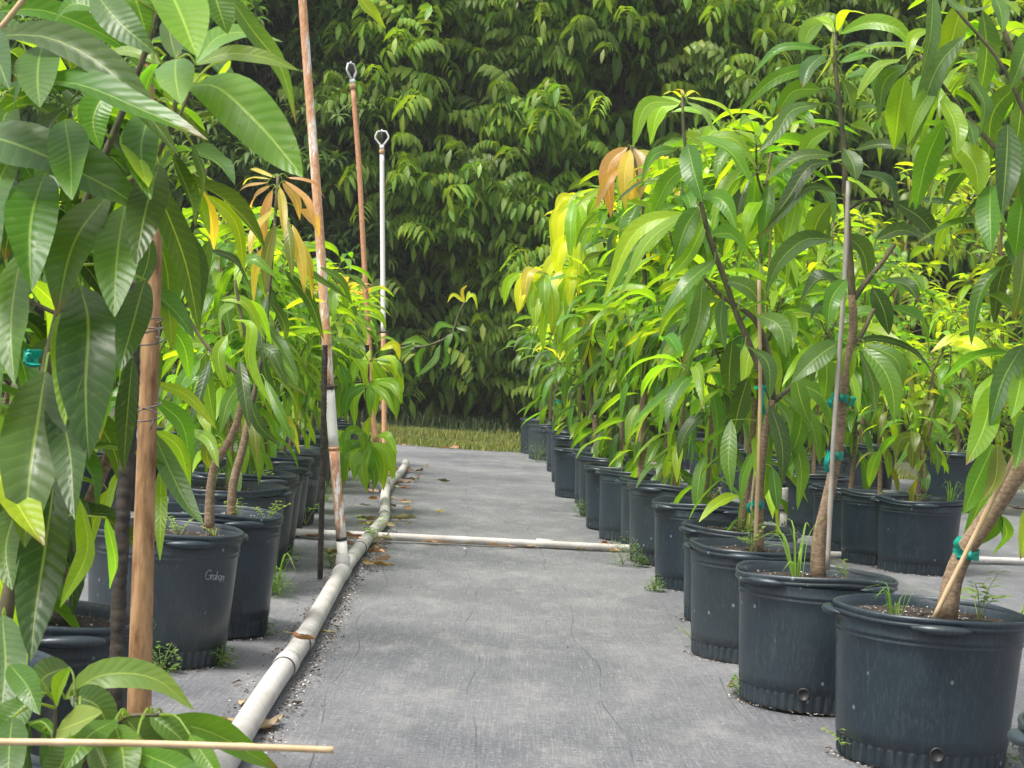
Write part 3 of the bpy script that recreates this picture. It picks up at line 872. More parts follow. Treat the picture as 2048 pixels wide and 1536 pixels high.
for i in range(10):
    q = pots[('S', i)]
    H = [1.25, 1.4, 1.95, 2.2, 2.3, 2.3, 2.35, 2.4, 2.4, 2.4][i]
    mango(q, H, 200 + i, ['small sparse mango sapling with yellowing leaves in the nearest pot of the second right row', 'sparse sapling second in the second right row, dark stem and drooping olive leaves'][i] if i < 2 else f'mango sapling in the {ORD[i]} pot of the second right row', 'young mango trees of the second right row',
          ('olive', 'green', 'bright', 'lime') if i < 2 else (LIT if i % 2 else ('bright', 'green', 'mid')), None if i % 3 else 'lime', 3 if i < 2 else 8, per=9 if i < 2 else 12, W=0.06 if i < 2 else 0.072, L=0.2 if i < 2 else 0.32, seg=7, kk=3, stake=False, low=0.4 if i < 2 else 0.3, spread=0.2 if i < 2 else 0.34)
for i, (H, nb) in enumerate([(1.9, 9), (2.6, 9), (2.75, 9), (2.5, 9)]):
    q = pots[('T', i)]
    mango(q, H, 300 + i, ['bushy yellow-green tree in the extra large pot at far right', 'bushy yellow-green tree between the second row and the extra large pots', 'tall olive bush at the right edge behind the hanging leaves', 'dense bright bush behind the second right row'][i], 'bushy trees at the back right', ('olive', 'lime', 'bright', 'green'), 'lime' if i else None, nb + 6, L=0.23, W=0.055, per=13, seg=6, kk=3, spread=0.62, split=0.35, r0=0.03)
# bushes closing the view at far right, planted beyond the mat rows
for i, (x, y, H) in enumerate([(5.4, 18.6, 3.7), (4.2, 19.2, 3.4), (6.4, 18.2, 3.9), (3.0, 19.6, 3.0), (4.75, 17.4, 3.5)]):
    mango((x, y), H, 330 + i, ['broad yellow-green bush behind the extra large pots, centre one of the back right', 'broad olive bush with tangled twigs, left of the centre bush at back right', 'broad bush at the outer right end of the back right', 'broad bush at the inner left end of the back right', 'nearest broad bush of the back right, just behind the extra large pots'][i], 'broad bushes closing the back right', ('olive', 'lime', 'bright', 'olive'), 'lime', 32, L=0.3, W=0.075, per=13, seg=5, kk=3, spread=1.0, split=0.22, low=0.12, r0=0.05)
# left row
spec_L = {2: (1.4, LIT, None, 5), 3: (1.55, GRN, 'lime', 5), 4: (1.5, LIT, None, 5), 5: (1.6, GRN, 'bright', 5), 6: (1.45, LIT, None, 5), 7: (1.55, ('bright', 'lime', 'green'), 'lime', 5),
          8: (1.5, LIT, 'orange', 5), 9: (1.5, GRN, None, 5), 10: (1.55, LIT, 'tan', 5), 11: (1.5, LIT, None, 5), 12: (1.6, LIT, 'lime', 5)}
for i, (H, cl, yg, nb) in spec_L.items():
    q = pots[('L', i)]
    mango(q, H, 400 + i, f'mango sapling in the {ORD[i]} pot of the left row', 'young mango trees of the left row', cl, yg, nb + 2, lean=((rnd.uniform(-0.2, -0.1) if i < 6 else rnd.uniform(-0.02, 0.16)), 0.1 if i < 6 else 0), spread=0.2 if i < 6 else 0.3, per=12, L=0.27, W=0.06, seg=8 if i < 8 else 6, kk=5 if i < 6 else 3, low=0.3,
          stake=f'the sapling in the {ORD[i]} pot, left row' if i in (4, 7) else False)
for i in range(7):
    q = pots[('M', i)]
    mango(q, 1.75, 450 + i, f'mango sapling in the {ORD[i]} pot of the second left row', 'young mango trees of the second left row', LIT if i % 2 else GRN, 'lime' if i % 2 else None, 6, per=13, seg=6, kk=3, spread=0.36)


# ---- hero saplings: stems and leaves follow the photograph
def stem_px(tb, pts, d, widths, k=18, seg=12, jit_=0.012, dd=0.0):
    ds = np.linspace(0, dd, len(pts)) + d
    P = bez([at(p[0], p[1], q) for p, q in zip(pts, ds)], k)
    wv = np.interp(np.linspace(0, 1, k + 1), np.linspace(0, 1, len(widths)), widths) * d / F / 2
    tb.tube(P, wv, seg, jitter=jit_)
    return P


def near(P, x, y, d):
    q = at(x, y, d)
    return P[np.argmin(np.linalg.norm(P - q, axis=1))]


def hero(name_label, base, d, leaves, stems, group=None, mats=('bark', 'bark_green'), jd=0.18, seed=5, extra=None):
    r = random.Random(seed)
    root = empty('mango_sapling', base)
    tag(root, name_label, 'tree', group)
    tb = MB(); allP = []
    for kind, pts, wd in stems:
        tg = MB() if kind != 'bark' else tb
        P = stem_px(tg, pts, d, wd)
        allP.append(P)
        if kind != 'bark': tg.build('branch', M[mats[1]], root, loc=None).location = [-c for c in base]
    allP = np.concatenate(allP)
    b = MB()
    for lf in leaves:
        pts, wpx, col = lf[0], lf[1], lf[2]
        fc = lf[3] if len(lf) > 3 else r.uniform(-0.5, 0.5)
        dz = r.uniform(-jd, jd)
        if wpx >= 78 and jd > 0.2: dz = r.uniform(-jd, -0.6 * jd)
        elif wpx < 60 and jd > 0.2: dz = r.uniform(0.0, jd)
        d0 = d + dz * 0.5
        q = at(pts[0][0], pts[0][1], d0)
        st = allP[np.argmin(np.linalg.norm(allP - q, axis=1))]
        gap = np.linalg.norm(st - q)
        hleaf(b, pts, d0, wpx, col, r.uniform(-0.5, 0.5), fc, dz, r.uniform(0.1, 0.4), r.uniform(0.02, 0.07), 12, st if gap < 0.16 else None, r)
    if extra: extra(b, r)
    if tb.V: tb.build('trunk', M[mats[0]], root, loc=None).location = [-c for c in base]
    o = b.build('foliage', M['leaf'], root); o.location = [-c for c in base]
    return root


B = lambda *a: list(a)
# second pot: the tallest, most visible sapling
P2 = pots[('R', 1)]; d2 = P2[1]
lv = [
    (B((1675, 62), (1690, 28), (1738, 30)), 24, 'lime'), (B((1668, 65), (1645, 42), (1595, 55)), 17, 'lime'), (B((1645, 45), (1620, 60), (1603, 108)), 38, 'pale'), (B((1665, 65), (1665, 110), (1630, 168)), 46, 'pale'),
    (B((1680, 68), (1740, 48), (1790, 60), (1830, 105)), 34, 'bright'), (B((1645, 110), (1615, 140), (1605, 175)), 38, 'grey'), (B((1672, 100), (1715, 90), (1755, 100)), 24, 'green'), (B((1645, 98), (1560, 100), (1498, 155)), 24, 'green'),
    (B((1640, 130), (1540, 165), (1478, 225)), 28, 'green'), (B((1680, 125), (1730, 112), (1770, 125)), 26, 'green'), (B((1640, 178), (1585, 185), (1552, 230)), 36, 'green'), (B((1640, 208), (1580, 225), (1550, 270), (1515, 305)), 32, 'grey'),
    (B((1685, 160), (1697, 200), (1706, 250)), 46, 'grey'), (B((1690, 155), (1730, 150), (1755, 205)), 40, 'green'), (B((1708, 215), (1740, 214), (1765, 222)), 26, 'mid'), (B((1670, 310), (1600, 315), (1525, 365)), 32, 'grey'),
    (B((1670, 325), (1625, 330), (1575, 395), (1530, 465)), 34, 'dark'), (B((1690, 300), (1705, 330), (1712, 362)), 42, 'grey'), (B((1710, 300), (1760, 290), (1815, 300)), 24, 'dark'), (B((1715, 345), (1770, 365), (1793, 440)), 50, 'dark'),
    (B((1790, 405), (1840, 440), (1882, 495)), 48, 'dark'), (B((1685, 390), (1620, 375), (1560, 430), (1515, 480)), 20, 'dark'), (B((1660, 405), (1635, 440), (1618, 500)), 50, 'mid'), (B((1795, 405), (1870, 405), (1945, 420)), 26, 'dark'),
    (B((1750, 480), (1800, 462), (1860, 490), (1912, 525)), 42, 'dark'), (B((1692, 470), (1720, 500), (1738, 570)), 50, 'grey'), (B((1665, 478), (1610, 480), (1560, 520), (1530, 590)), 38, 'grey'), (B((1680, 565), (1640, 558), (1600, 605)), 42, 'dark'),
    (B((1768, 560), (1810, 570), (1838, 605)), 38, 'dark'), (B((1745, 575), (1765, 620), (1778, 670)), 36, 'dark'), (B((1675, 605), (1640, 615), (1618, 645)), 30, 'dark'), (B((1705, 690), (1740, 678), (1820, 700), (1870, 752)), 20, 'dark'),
    (B((1725, 695), (1765, 740), (1785, 800), (1787, 845)), 46, 'green'), (B((1675, 685), (1625, 720), (1583, 765)), 50, 'grey'), (B((1780, 615), (1835, 640), (1858, 705)), 40, 'green'), (B((1718, 700), (1740, 760), (1752, 835)), 42, 'grey'),
    (B((1700, 690), (1692, 730), (1685, 775)), 36, 'bright'), (B((1650, 705), (1652, 760), (1648, 800)), 38, 'mid'), (B((1590, 750), (1600, 800), (1620, 850)), 36, 'mid'), (B((1730, 690), (1790, 720), (1800, 790)), 40, 'mid'),
    (B((1700, 250), (1740, 270), (1760, 330)), 40, 'bright'), (B((1660, 260), (1620, 285), (1600, 340)), 40, 'bright'), (B((1690, 560), (1660, 600), (1655, 660)), 42, 'green'),
]
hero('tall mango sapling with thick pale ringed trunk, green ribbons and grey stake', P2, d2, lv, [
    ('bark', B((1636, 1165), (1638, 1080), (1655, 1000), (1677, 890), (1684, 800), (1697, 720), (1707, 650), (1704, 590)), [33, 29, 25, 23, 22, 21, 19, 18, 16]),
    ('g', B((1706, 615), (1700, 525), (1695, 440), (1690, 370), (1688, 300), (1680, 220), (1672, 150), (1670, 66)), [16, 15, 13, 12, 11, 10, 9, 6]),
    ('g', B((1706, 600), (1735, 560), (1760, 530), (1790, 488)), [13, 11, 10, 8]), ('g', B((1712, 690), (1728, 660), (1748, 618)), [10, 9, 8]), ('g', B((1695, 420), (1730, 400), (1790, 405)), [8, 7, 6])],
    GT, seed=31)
# first pot: leaning sapling whose crown hangs in from the right edge
P1 = pots[('R', 0)]; d1 = P1[1] - 0.1
lv = [
    (B((1865, -15), (1855, 80), (1842, 155)), 40, 'grey'), (B((1925, 0), (1898, 90), (1885, 165)), 55, 'bright'), (B((1965, 22), (1968, 110), (1957, 200)), 56, 'grey'), (B((1990, -5), (1998, 30), (2004, 65)), 34, 'mid'),
    (B((1930, 72), (1875, 130), (1845, 200), (1822, 300)), 46, 'grey'), (B((1810, 150), (1795, 220), (1788, 300)), 50, 'bright'), (B((1800, 118), (1750, 140), (1712, 200)), 38, 'bright'), (B((1815, 130), (1770, 160), (1757, 235)), 36, 'grey'),
    (B((1885, 200), (1905, 250), (1913, 310)), 52, 'bright'), (B((1885, 245), (1850, 320), (1830, 420)), 48, 'green'), (B((1910, 285), (1945, 330), (1957, 390)), 60, 'lime'), (B((2048, 160), (1985, 220), (1975, 340)), 46, 'mid'),
    (B((2045, 165), (2035, 240), (2025, 325)), 48, 'grey'), (B((2015, 250), (2005, 340), (2003, 430)), 60, 'dark'), (B((1980, 370), (1975, 430), (1982, 505)), 56, 'green'), (B((2045, 390), (2035, 450), (2030, 515)), 52, 'green'),
    (B((1930, 235), (1940, 260), (1948, 290)), 32, 'grey'), (B((2048, 500), (2038, 570), (2025, 640)), 52, 'grey'), (B((2045, 690), (2000, 760), (1978, 855)), 50, 'grey'), (B((1985, 770), (1960, 860), (1932, 930)), 56, 'bright'),
    (B((2045, 730), (2030, 790), (2022, 838)), 46, 'bright'), (B((1985, 890), (1945, 970), (1925, 1030)), 50, 'green'), (B((1995, 890), (1985, 960), (1965, 1000)), 36, 'olive'), (B((1990, 1015), (1975, 1050), (1938, 1097)), 46, 'mid'),
    (B((2000, 1030), (2010, 1070), (1982, 1110)), 28, 'green'), (B((1985, 950), (1945, 1030), (1926, 1080)), 30, 'green'), (B((2060, 60), (2040, 120), (2020, 180)), 48, 'mid'), (B((1935, 150), (1965, 210), (1960, 270)), 44, 'grey'),
    (B((2060, 270), (2060, 350), (2050, 430)), 55, 'mid'), (B((1870, 170), (1830, 230), (1815, 290)), 40, 'bright'), (B((1860, 60), (1825, 75), (1815, 120)), 28, 'bright'), (B((2052, 820), (2040, 880), (2030, 940)), 40, 'green'), (B((2060, 1010), (2048, 1060), (2040, 1120)), 36, 'lime'),
    (B((2055, 600), (2060, 680), (2050, 760)), 55, 'mid'), (B((1835, -20), (1850, -5), (1815, 20)), 30, 'bright'), (B((1880, -20), (1925, 25), (1990, 10)), 26, 'grey'),
]
hero('leaning mango sapling on the right edge, large leaves hanging from the upper corner', P1, d1, lv, [
    ('bark', B((1893, 1240), (1905, 1160), (1925, 1110), (1965, 1050), (2010, 985), (2065, 900), (2110, 760), (2110, 600)), [46, 40, 40, 37, 35, 32, 28, 24]),
    ('g', B((2110, 620), (2100, 420), (2075, 250), (2045, 140), (2005, 55), (1990, -40)), [24, 20, 16, 13, 11, 9]), ('g', B((2095, 480), (2040, 360), (1985, 290), (1930, 230), (1880, 165), (1840, 110)), [13, 12, 11, 10, 9, 7]), ('g', B((2065, 260), (1990, 110), (1930, 40), (1880, -20)), [9, 8, 7, 6])],
    GT, seed=32,
    extra=lambda b, r: [whorl(b, at(x_, y_, 5.3), (0.1, 0, 1), 10, 0.26, 0.062, c_, r, 0.16, seg=10, k=7, wave=0.05) for x_, y_, c_ in ((1960, 60, 'bright'), (2030, 200, ('mid', 'green')), (1890, 110, ('bright', 'green')), (2050, 420, ('mid', 'dark')), (1975, 290, ('green', 'bright')), (2045, 640, ('green', 'bright')))])
# third pot
P3 = pots[('R', 2)]; d3 = P3[1]
lv = [
    (B((1362, 203), (1325, 215), (1300, 290)), 48, 'lime'), (B((1375, 195), (1440, 215), (1488, 270)), 18, 'lime'), (B((1375, 205), (1405, 225), (1425, 262)), 28, 'pale'), (B((1358, 206), (1295, 212), (1265, 295)), 34, 'bright'), (B((1362, 195), (1345, 185), (1325, 190)), 9, 'yellow'), (B((1368, 195), (1385, 184), (1402, 192)), 9, 'yellow'), (B((1366, 195), (1362, 182), (1350, 180)), 8, 'gold'),
    (B((1375, 290), (1385, 340), (1405, 405)), 48, 'mid'), (B((1390, 275), (1450, 300), (1505, 370)), 50, 'green'), (B((1400, 280), (1460, 278), (1517, 342)), 40, 'bright'), (B((1395, 415), (1368, 460), (1350, 522)), 46, 'mid'),
    (B((1385, 420), (1300, 480), (1240, 590)), 42, 'bright'), (B((1380, 430), (1290, 450), (1205, 605)), 42, 'lime'), (B((1405, 560), (1395, 640), (1365, 730)), 42, 'mid'), (B((1425, 625), (1385, 680), (1375, 745)), 46, 'mid'),
    (B((1465, 680), (1458, 730), (1458, 790)), 38, 'dark'), (B((1495, 755), (1475, 820), (1465, 880)), 42, 'dark'), (B((1540, 810), (1560, 880), (1565, 970)), 40, 'dark'), (B((1550, 800), (1575, 840), (1580, 895)), 30, 'mid'),
    (B((1585, 860), (1600, 940), (1595, 1020)), 38, 'green'), (B((1515, 630), (1555, 650), (1573, 715)), 38, 'mid'), (B((1530, 905), (1528, 960), (1525, 1000)), 28, 'mid'), (B((1462, 840), (1455, 920), (1463, 985)), 32, 'green'),
    (B((1505, 905), (1485, 950), (1480, 1010)), 22, 'green'), (B((1545, 935), (1550, 985), (1555, 1022)), 28, 'mid'), (B((1450, 560), (1500, 580), (1530, 640)), 40, 'mid'), (B((1445, 600), (1440, 650), (1450, 700)), 30, 'grey'),
    (B((1440, 600), (1400, 610), (1365, 660)), 34, 'green'), (B((1475, 620), (1510, 610), (1545, 600)), 24, 'dark'), (B((1590, 765), (1600, 830), (1560, 960)), 34, 'green'), (B((1590, 765), (1640, 790), (1670, 860)), 36, 'mid'),
    (B((1420, 470), (1460, 470), (1500, 520)), 40, 'green'), (B((1410, 440), (1370, 520), (1330, 560)), 36, 'bright'), (B((1375, 330), (1340, 360), (1300, 440)), 40, 'green'), (B((1368, 270), (1395, 290), (1420, 345)), 36, 'bright'),
    (B((1395, 395), (1440, 400), (1475, 460)), 40, 'green'), (B((1350, 300), (1310, 310), (1280, 370)), 34, 'green'), (B((1430, 520), (1380, 560), (1320, 640)), 38, 'mid'), (B((1490, 690), (1530, 720), (1540, 800)), 34, 'dark'), (B((1560, 790), (1610, 830), (1640, 930)), 34, 'green'),
]
hero('forked mango sapling tied to a bamboo cane, long dark branch rising to the left', P3, d3, lv, [
    ('bark', B((1517, 1105), (1520, 960), (1532, 860), (1545, 800)), [23, 19, 17, 16]),
    ('g', B((1547, 806), (1525, 750), (1495, 680), (1470, 620), (1450, 560), (1420, 480), (1400, 400), (1380, 340), (1368, 270), (1365, 192)), [15, 14, 13, 12, 12, 11, 10, 8, 7, 5]),
    ('g', B((1550, 800), (1570, 785), (1592, 764)), [13, 11, 9]), ('g', B((1545, 800), (1535, 700), (1510, 640), (1440, 590), (1400, 545)), [15, 13, 12, 9, 7])],
    GT, seed=33)


# shoot with big copper-coloured new leaves, over the fourth pot
def flush(label, tippx, d, basepx, leaves, base, group, dd=0.0, seed=3):
    return hero(label, base, d, leaves, [('g', basepx, [9, 8, 7, 6])], group, seed=seed)


q6 = pots[('R', 6)]
lv = [(B((1255, 295), (1225, 320), (1222, 435)), 38, 'orange', 0.1), (B((1260, 300), (1250, 340), (1250, 420)), 34, 'gold', 0.0), (B((1268, 297), (1285, 330), (1280, 400)), 26, 'orange'), (B((1275, 300), (1310, 320), (1325, 370)), 18, 'gold'), (B((1262, 305), (1270, 350), (1262, 420)), 30, 'orange'),
      (B((1245, 330), (1215, 360), (1190, 420)), 20, 'orange'), (B((1300, 330), (1330, 350), (1330, 400)), 26, 'gold'), (B((1275, 380), (1300, 420), (1320, 480)), 34, 'green'), (B((1280, 400), (1260, 440), (1240, 500)), 36, 'green'), (B((1285, 440), (1310, 480), (1350, 530)), 32, 'bright'), (B((1285, 470), (1250, 520), (1225, 590)), 34, 'green')]
hero('slender shoot ending in a bunch of large copper-orange young leaves', q6, q6[1], lv, [('bark', B((1285, 960), (1285, 850), (1290, 760)), [20, 17, 14]), ('g', B((1290, 770), (1292, 640), (1288, 520), (1285, 400), (1262, 292)), [14, 11, 9, 8, 6])], GT, seed=34)
# yellow shoot further back
q9 = pots[('R', 9)]
lv = [(B((1150, 395), (1125, 420), (1122, 520)), 24, 'yellow', 0), (B((1152, 395), (1150, 430), (1140, 540)), 24, 'yellow', 0), (B((1155, 395), (1165, 440), (1175, 500)), 24, 'yellow'), (B((1160, 395), (1185, 420), (1200, 470)), 20, 'yellow'), (B((1150, 395), (1125, 395), (1110, 425)), 12, 'yellow'), (B((1155, 395), (1175, 385), (1200, 400)), 12, 'lime'),
      (B((1150, 470), (1125, 490), (1115, 560)), 26, 'yellow', 0), (B((1150, 480), (1165, 520), (1170, 600)), 22, 'lime'), (B((1145, 500), (1110, 520), (1080, 590)), 24, 'yellow'), (B((1150, 520), (1130, 570), (1125, 650)), 22, 'lime'), (B((1090, 545), (1065, 540), (1045, 610)), 20, 'gold'), (B((1085, 545), (1055, 560), (1030, 600)), 16, 'lime'), (B((1095, 545), (1105, 580), (1100, 650)), 20, 'yellow'),
      (B((1095, 570), (1075, 600), (1070, 660)), 20, 'lime'), (B((1150, 540), (1190, 560), (1195, 640)), 22, 'green'), (B((1040, 545), (1020, 560), (1008, 610)), 15, 'lime'), (B((1042, 545), (1048, 575), (1040, 625)), 15, 'yellow')]
ry_ = random.Random(12)
lv = [(l[0], l[1] * 1.3) + tuple(l[2:]) for l in lv]
for (x_, y_, n_) in ((1152, 395, 5), (1150, 470, 6), (1152, 530, 6), (1120, 590, 6), (1088, 545, 5), (1160, 620, 5), (1042, 545, 4), (1180, 690, 4)):
    for k_ in range(n_):
        dx_ = ry_.uniform(-55, 60); dy_ = ry_.uniform(60, 130)
        lv.append((B((x_ + dx_ * 0.15, y_ + 4), (x_ + dx_ * 0.75, y_ + dy_ * 0.25), (x_ + dx_, y_ + dy_)), ry_.uniform(20, 30), ry_.choice(('yellow', 'lime', 'yellow', 'bright'))))
hero('tall thin shoot of glowing yellow leaves standing above the far right row', q9, q9[1], lv, [('bark', B((1195, 930), (1190, 830)), [14, 12]), ('g', B((1190, 840), (1170, 700), (1155, 560), (1152, 470), (1153, 390)), [11, 9, 7, 6, 5]), ('g', B((1160, 640), (1120, 590), (1088, 545), (1042, 545)), [6, 5, 4, 4])], GT, seed=35)

qs = pots[('S', 0)]
lv = [(B((1948, 692), (1905, 676), (1860, 706)), 24, 'yellow', 0.2), (B((1898, 690), (1945, 690), (1984, 738)), 34, 'yellow', 0.1), (B((1900, 690), (1935, 700), (1965, 722)), 30, 'lime', 0.3), (B((1850, 780), (1885, 790), (1905, 820)), 18, 'yellow'), (B((1890, 770), (1930, 765), (1950, 800)), 26, 'mid'), (B((1895, 775), (1905, 800), (1900, 850)), 28, 'mid'),
      (B((1885, 780), (1870, 810), (1860, 850)), 28, 'mid'), (B((1835, 870), (1825, 900), (1825, 940)), 26, 'olive', 0), (B((1838, 870), (1860, 890), (1868, 930)), 20, 'bright'), (B((1835, 868), (1800, 880), (1790, 920)), 22, 'olive'), (B((1840, 868), (1885, 880), (1895, 920)), 16, 'pale'), (B((1815, 800), (1830, 830), (1826, 870)), 22, 'bright'), (B((1760, 900), (1745, 930), (1738, 975)), 24, 'bright')]
hero('thin sapling with curled bright yellow leaves, between the thick trunk and the right edge', qs, qs[1] - 0.1, lv, [('bark', B((1850, 985), (1846, 930), (1838, 870)), [10, 9, 8]), ('g', B((1838, 872), (1855, 800), (1868, 740), (1890, 695)), [6, 5, 4, 3]), ('g', B((1846, 840), (1870, 790), (1890, 775)), [5, 4, 3])], 'young mango trees of the second right row', seed=45)

# left row hero: sapling in the named pot with copper-brown tip leaves further up
PL0 = pots[('L', 0)]; dl = PL0[1] + 0.15
lv = [(B((415, 690), (385, 690), (350, 760)), 30, 'bright'), (B((470, 610), (445, 625), (448, 700)), 24, 'pale'), (B((455, 670), (440, 700), (453, 780)), 28, 'bright'), (B((465, 640), (500, 650), (500, 720), (545, 815)), 28, 'lime'), (B((440, 600), (480, 600), (530, 680)), 22, 'lime'), (B((490, 600), (520, 625), (545, 700)), 24, 'bright'),
      (B((480, 720), (490, 780), (500, 860)), 28, 'dark'), (B((500, 800), (520, 850), (560, 890)), 26, 'dark'), (B((420, 720), (400, 800), (375, 860)), 24, 'dark'), (B((410, 700), (420, 780), (430, 850)), 30, 'mid'), (B((400, 720), (370, 760), (350, 820)), 28, 'green'), (B((470, 560), (500, 520), (560, 560)), 26, 'green'),
      (B((380, 860), (420, 880), (437, 935)), 26, 'bright'), (B((355, 600), (330, 650), (320, 700)), 30, 'bright'), (B((385, 560), (350, 600), (345, 670)), 30, 'green'), (B((430, 870), (415, 905), (430, 950)), 24, 'olive'), (B((500, 690), (540, 700), (575, 770)), 26, 'dark'), (B((485, 760), (460, 800), (440, 870)), 26, 'mid')]
hero('mango sapling with green wavy leaves growing in the pot that has the name on it', PL0, dl, lv, [('bark', B((419, 1060), (420, 990), (430, 930), (465, 870), (488, 790)), [22, 18, 17, 16, 13]), ('g', B((488, 795), (497, 700), (480, 620), (470, 560)), [11, 9, 8, 6]), ('g', B((490, 760), (440, 720), (412, 690), (380, 640), (360, 590)), [8, 7, 6, 5])], 'young mango trees of the left row', seed=36)
PL1 = pots[('L', 1)]; dl = PL1[1] - 0.05
lv = []
rr = random.Random(77)
for (x1, y1, x2, y2, w_, c_) in [(545, 380, 528, 490, 20, 'tan'), (540, 372, 500, 440, 18, 'tan'), (560, 375, 570, 480, 18, 'gold'), (565, 365, 600, 440, 18, 'tan'), (570, 362, 630, 460, 20, 'orange'), (575, 355, 650, 398, 10, 'orange'), (535, 365, 468, 405, 10, 'orange'), (540, 358, 485, 372, 8, 'gold'), (550, 355, 500, 338, 8, 'gold'),
                               (545, 420, 500, 520, 20, 'gold'), (540, 480, 508, 612, 22, 'gold'), (585, 450, 610, 590, 20, 'gold'), (595, 470, 625, 600, 18, 'gold'), (600, 420, 640, 480, 24, 'tan'), (550, 450, 530, 590, 24, 'olive'), (570, 430, 585, 560, 20, 'olive')]:
    lv.append((B((x1, y1), ((x1 + x2) / 2 + (x2 - x1) * 0.25, (y1 + y2) / 2 - 6), (x2, y2)), w_ * 1.1, c_, rr.uniform(-0.5, 0.5)))
lv += [(B((640, 535), (680, 560), (705, 610)), 20, 'mid'), (B((570, 540), (620, 600), (648, 680)), 22, 'dark'), (B((575, 520), (640, 560), (700, 600)), 22, 'mid'), (B((535, 590), (525, 660), (530, 740)), 24, 'dark'), (B((540, 600), (570, 650), (565, 700)), 24, 'dark'), (B((530, 640), (570, 700), (600, 760)), 22, 'mid'), (B((530, 640), (500, 700), (510, 780)), 22, 'dark'),
       (B((530, 700), (570, 760), (615, 790)), 20, 'grey'), (B((520, 700), (545, 790), (570, 860)), 24, 'dark'), (B((590, 880), (575, 850), (560, 870)), 24, 'green'), (B((530, 760), (560, 820), (590, 890)), 22, 'green'), (B((500, 820), (510, 860), (515, 930)), 24, 'olive'), (B((560, 820), (585, 860), (600, 910)), 22, 'olive')]
hero('mango sapling crowned by a drooping fan of coppery brown young leaves, left row', PL1, dl, lv, [('bark', B((462, 1050), (468, 960), (485, 900), (500, 820)), [19, 18, 16, 13]), ('g', B((500, 830), (525, 700), (540, 560), (550, 440), (556, 352)), [11, 9, 8, 7, 6])], 'young mango trees of the left row', seed=37)
# bright branch end drooping in front of the main pipe
PL9 = pots[('L', 8)]; dl = PL9[1] - 1.2
lv = [(B((735, 885), (700, 890), (690, 930)), 22, 'bright'), (B((740, 880), (725, 930), (735, 985)), 26, 'bright'), (B((745, 885), (770, 900), (790, 960)), 26, 'lime'), (B((745, 890), (755, 930), (765, 970)), 26, 'bright'), (B((742, 890), (715, 920), (708, 960)), 22, 'bright'), (B((740, 880), (770, 870), (795, 910)), 24, 'lime'), (B((735, 875), (705, 860), (680, 890)), 20, 'bright'),
      (B((700, 890), (680, 930), (685, 1000)), 20, 'green'), (B((735, 880), (735, 850), (742, 830)), 14, 'lime'), (B((730, 905), (750, 960), (745, 985)), 22, 'green'), (B((690, 870), (672, 880), (680, 925)), 18, 'lime'),
      (B((748, 720), (780, 715), (795, 760)), 20, 'lime'), (B((745, 725), (765, 750), (775, 800)), 20, 'bright'), (B((745, 760), (790, 765), (805, 810)), 20, 'lime'), (B((740, 770), (770, 790), (790, 830)), 18, 'bright'), (B((735, 770), (700, 790), (690, 840)), 20, 'green'), (B((760, 700), (790, 690), (800, 720)), 16, 'yellow'), (B((740, 700), (730, 740), (740, 780)), 20, 'lime'), (B((700, 750), (680, 790), (685, 840)), 20, 'green')]
ry_ = random.Random(13)
for (x_, y_, n_, w_) in ((738, 885, 10, 24), (745, 765, 7, 20), (745, 720, 6, 20), (700, 860, 4, 20), (660, 760, 5, 22)):
    for k_ in range(n_):
        dx_ = ry_.uniform(-60, 60); dy_ = ry_.uniform(30, 100)
        lv.append((B((x_ + dx_ * 0.15, y_ + ry_.uniform(-4, 6)), (x_ + dx_ * 0.8, y_ + dy_ * 0.2), (x_ + dx_, y_ + dy_)), ry_.uniform(0.8, 1.2) * w_, ry_.choice(('green', 'lime', 'bright', 'bright'))))
hero('low branching sapling whose bright tip droops in front of the main pipe', PL9, dl, lv, [('g', B((640, 960), (650, 820), (640, 760)), [10, 9, 8]), ('g', B((640, 770), (680, 775), (712, 820), (730, 880), (740, 890)), [7, 6, 6, 5, 4]), ('g', B((640, 770), (700, 740), (745, 720)), [6, 5, 4]), ('g', B((670, 780), (710, 765), (745, 765)), [5, 4, 4])], 'young mango trees of the left row', seed=38)
# shoot reaching over the path against the dark hedge
PL11 = pots[('L', 11)]; dl = PL11[1]
lv = [(B((930, 605), (905, 590), (895, 605)), 8, 'yellow'), (B((930, 605), (945, 590), (955, 620)), 8, 'yellow'), (B((928, 603), (925, 580), (935, 570)), 7, 'gold'), (B((930, 605), (918, 596), (908, 588)), 6, 'gold'), (B((932, 605), (940, 585), (948, 600)), 7, 'lime'),
      (B((908, 655), (880, 650), (865, 675)), 14, 'green'), (B((912, 655), (935, 660), (940, 690)), 13, 'grey'), (B((905, 665), (895, 685), (893, 705)), 14, 'mid'), (B((905, 660), (915, 680), (905, 705)), 10, 'mid'), (B((860, 690), (830, 680), (800, 690)), 15, 'green'), (B((880, 690), (870, 720), (830, 755)), 16, 'mid'), (B((850, 690), (835, 720), (838, 755)), 15, 'green'),
      (B((840, 690), (810, 700), (780, 740)), 15, 'green'), (B((800, 690), (770, 675), (745, 690)), 15, 'bright'), (B((830, 690), (790, 720), (785, 760)), 14, 'mid'), (B((890, 690), (895, 720), (880, 740)), 14, 'mid'), (B((790, 690), (770, 700), (760, 730)), 14, 'green')]
hero('thin shoot with yellow tip leaves reaching over the path end from the left', PL11, dl, lv, [('g', B((700, 880), (720, 760), (790, 700), (860, 690), (905, 665), (918, 625), (930, 603)), [7, 6, 5, 5, 4, 4, 3])], 'young mango trees of the left row', seed=39)

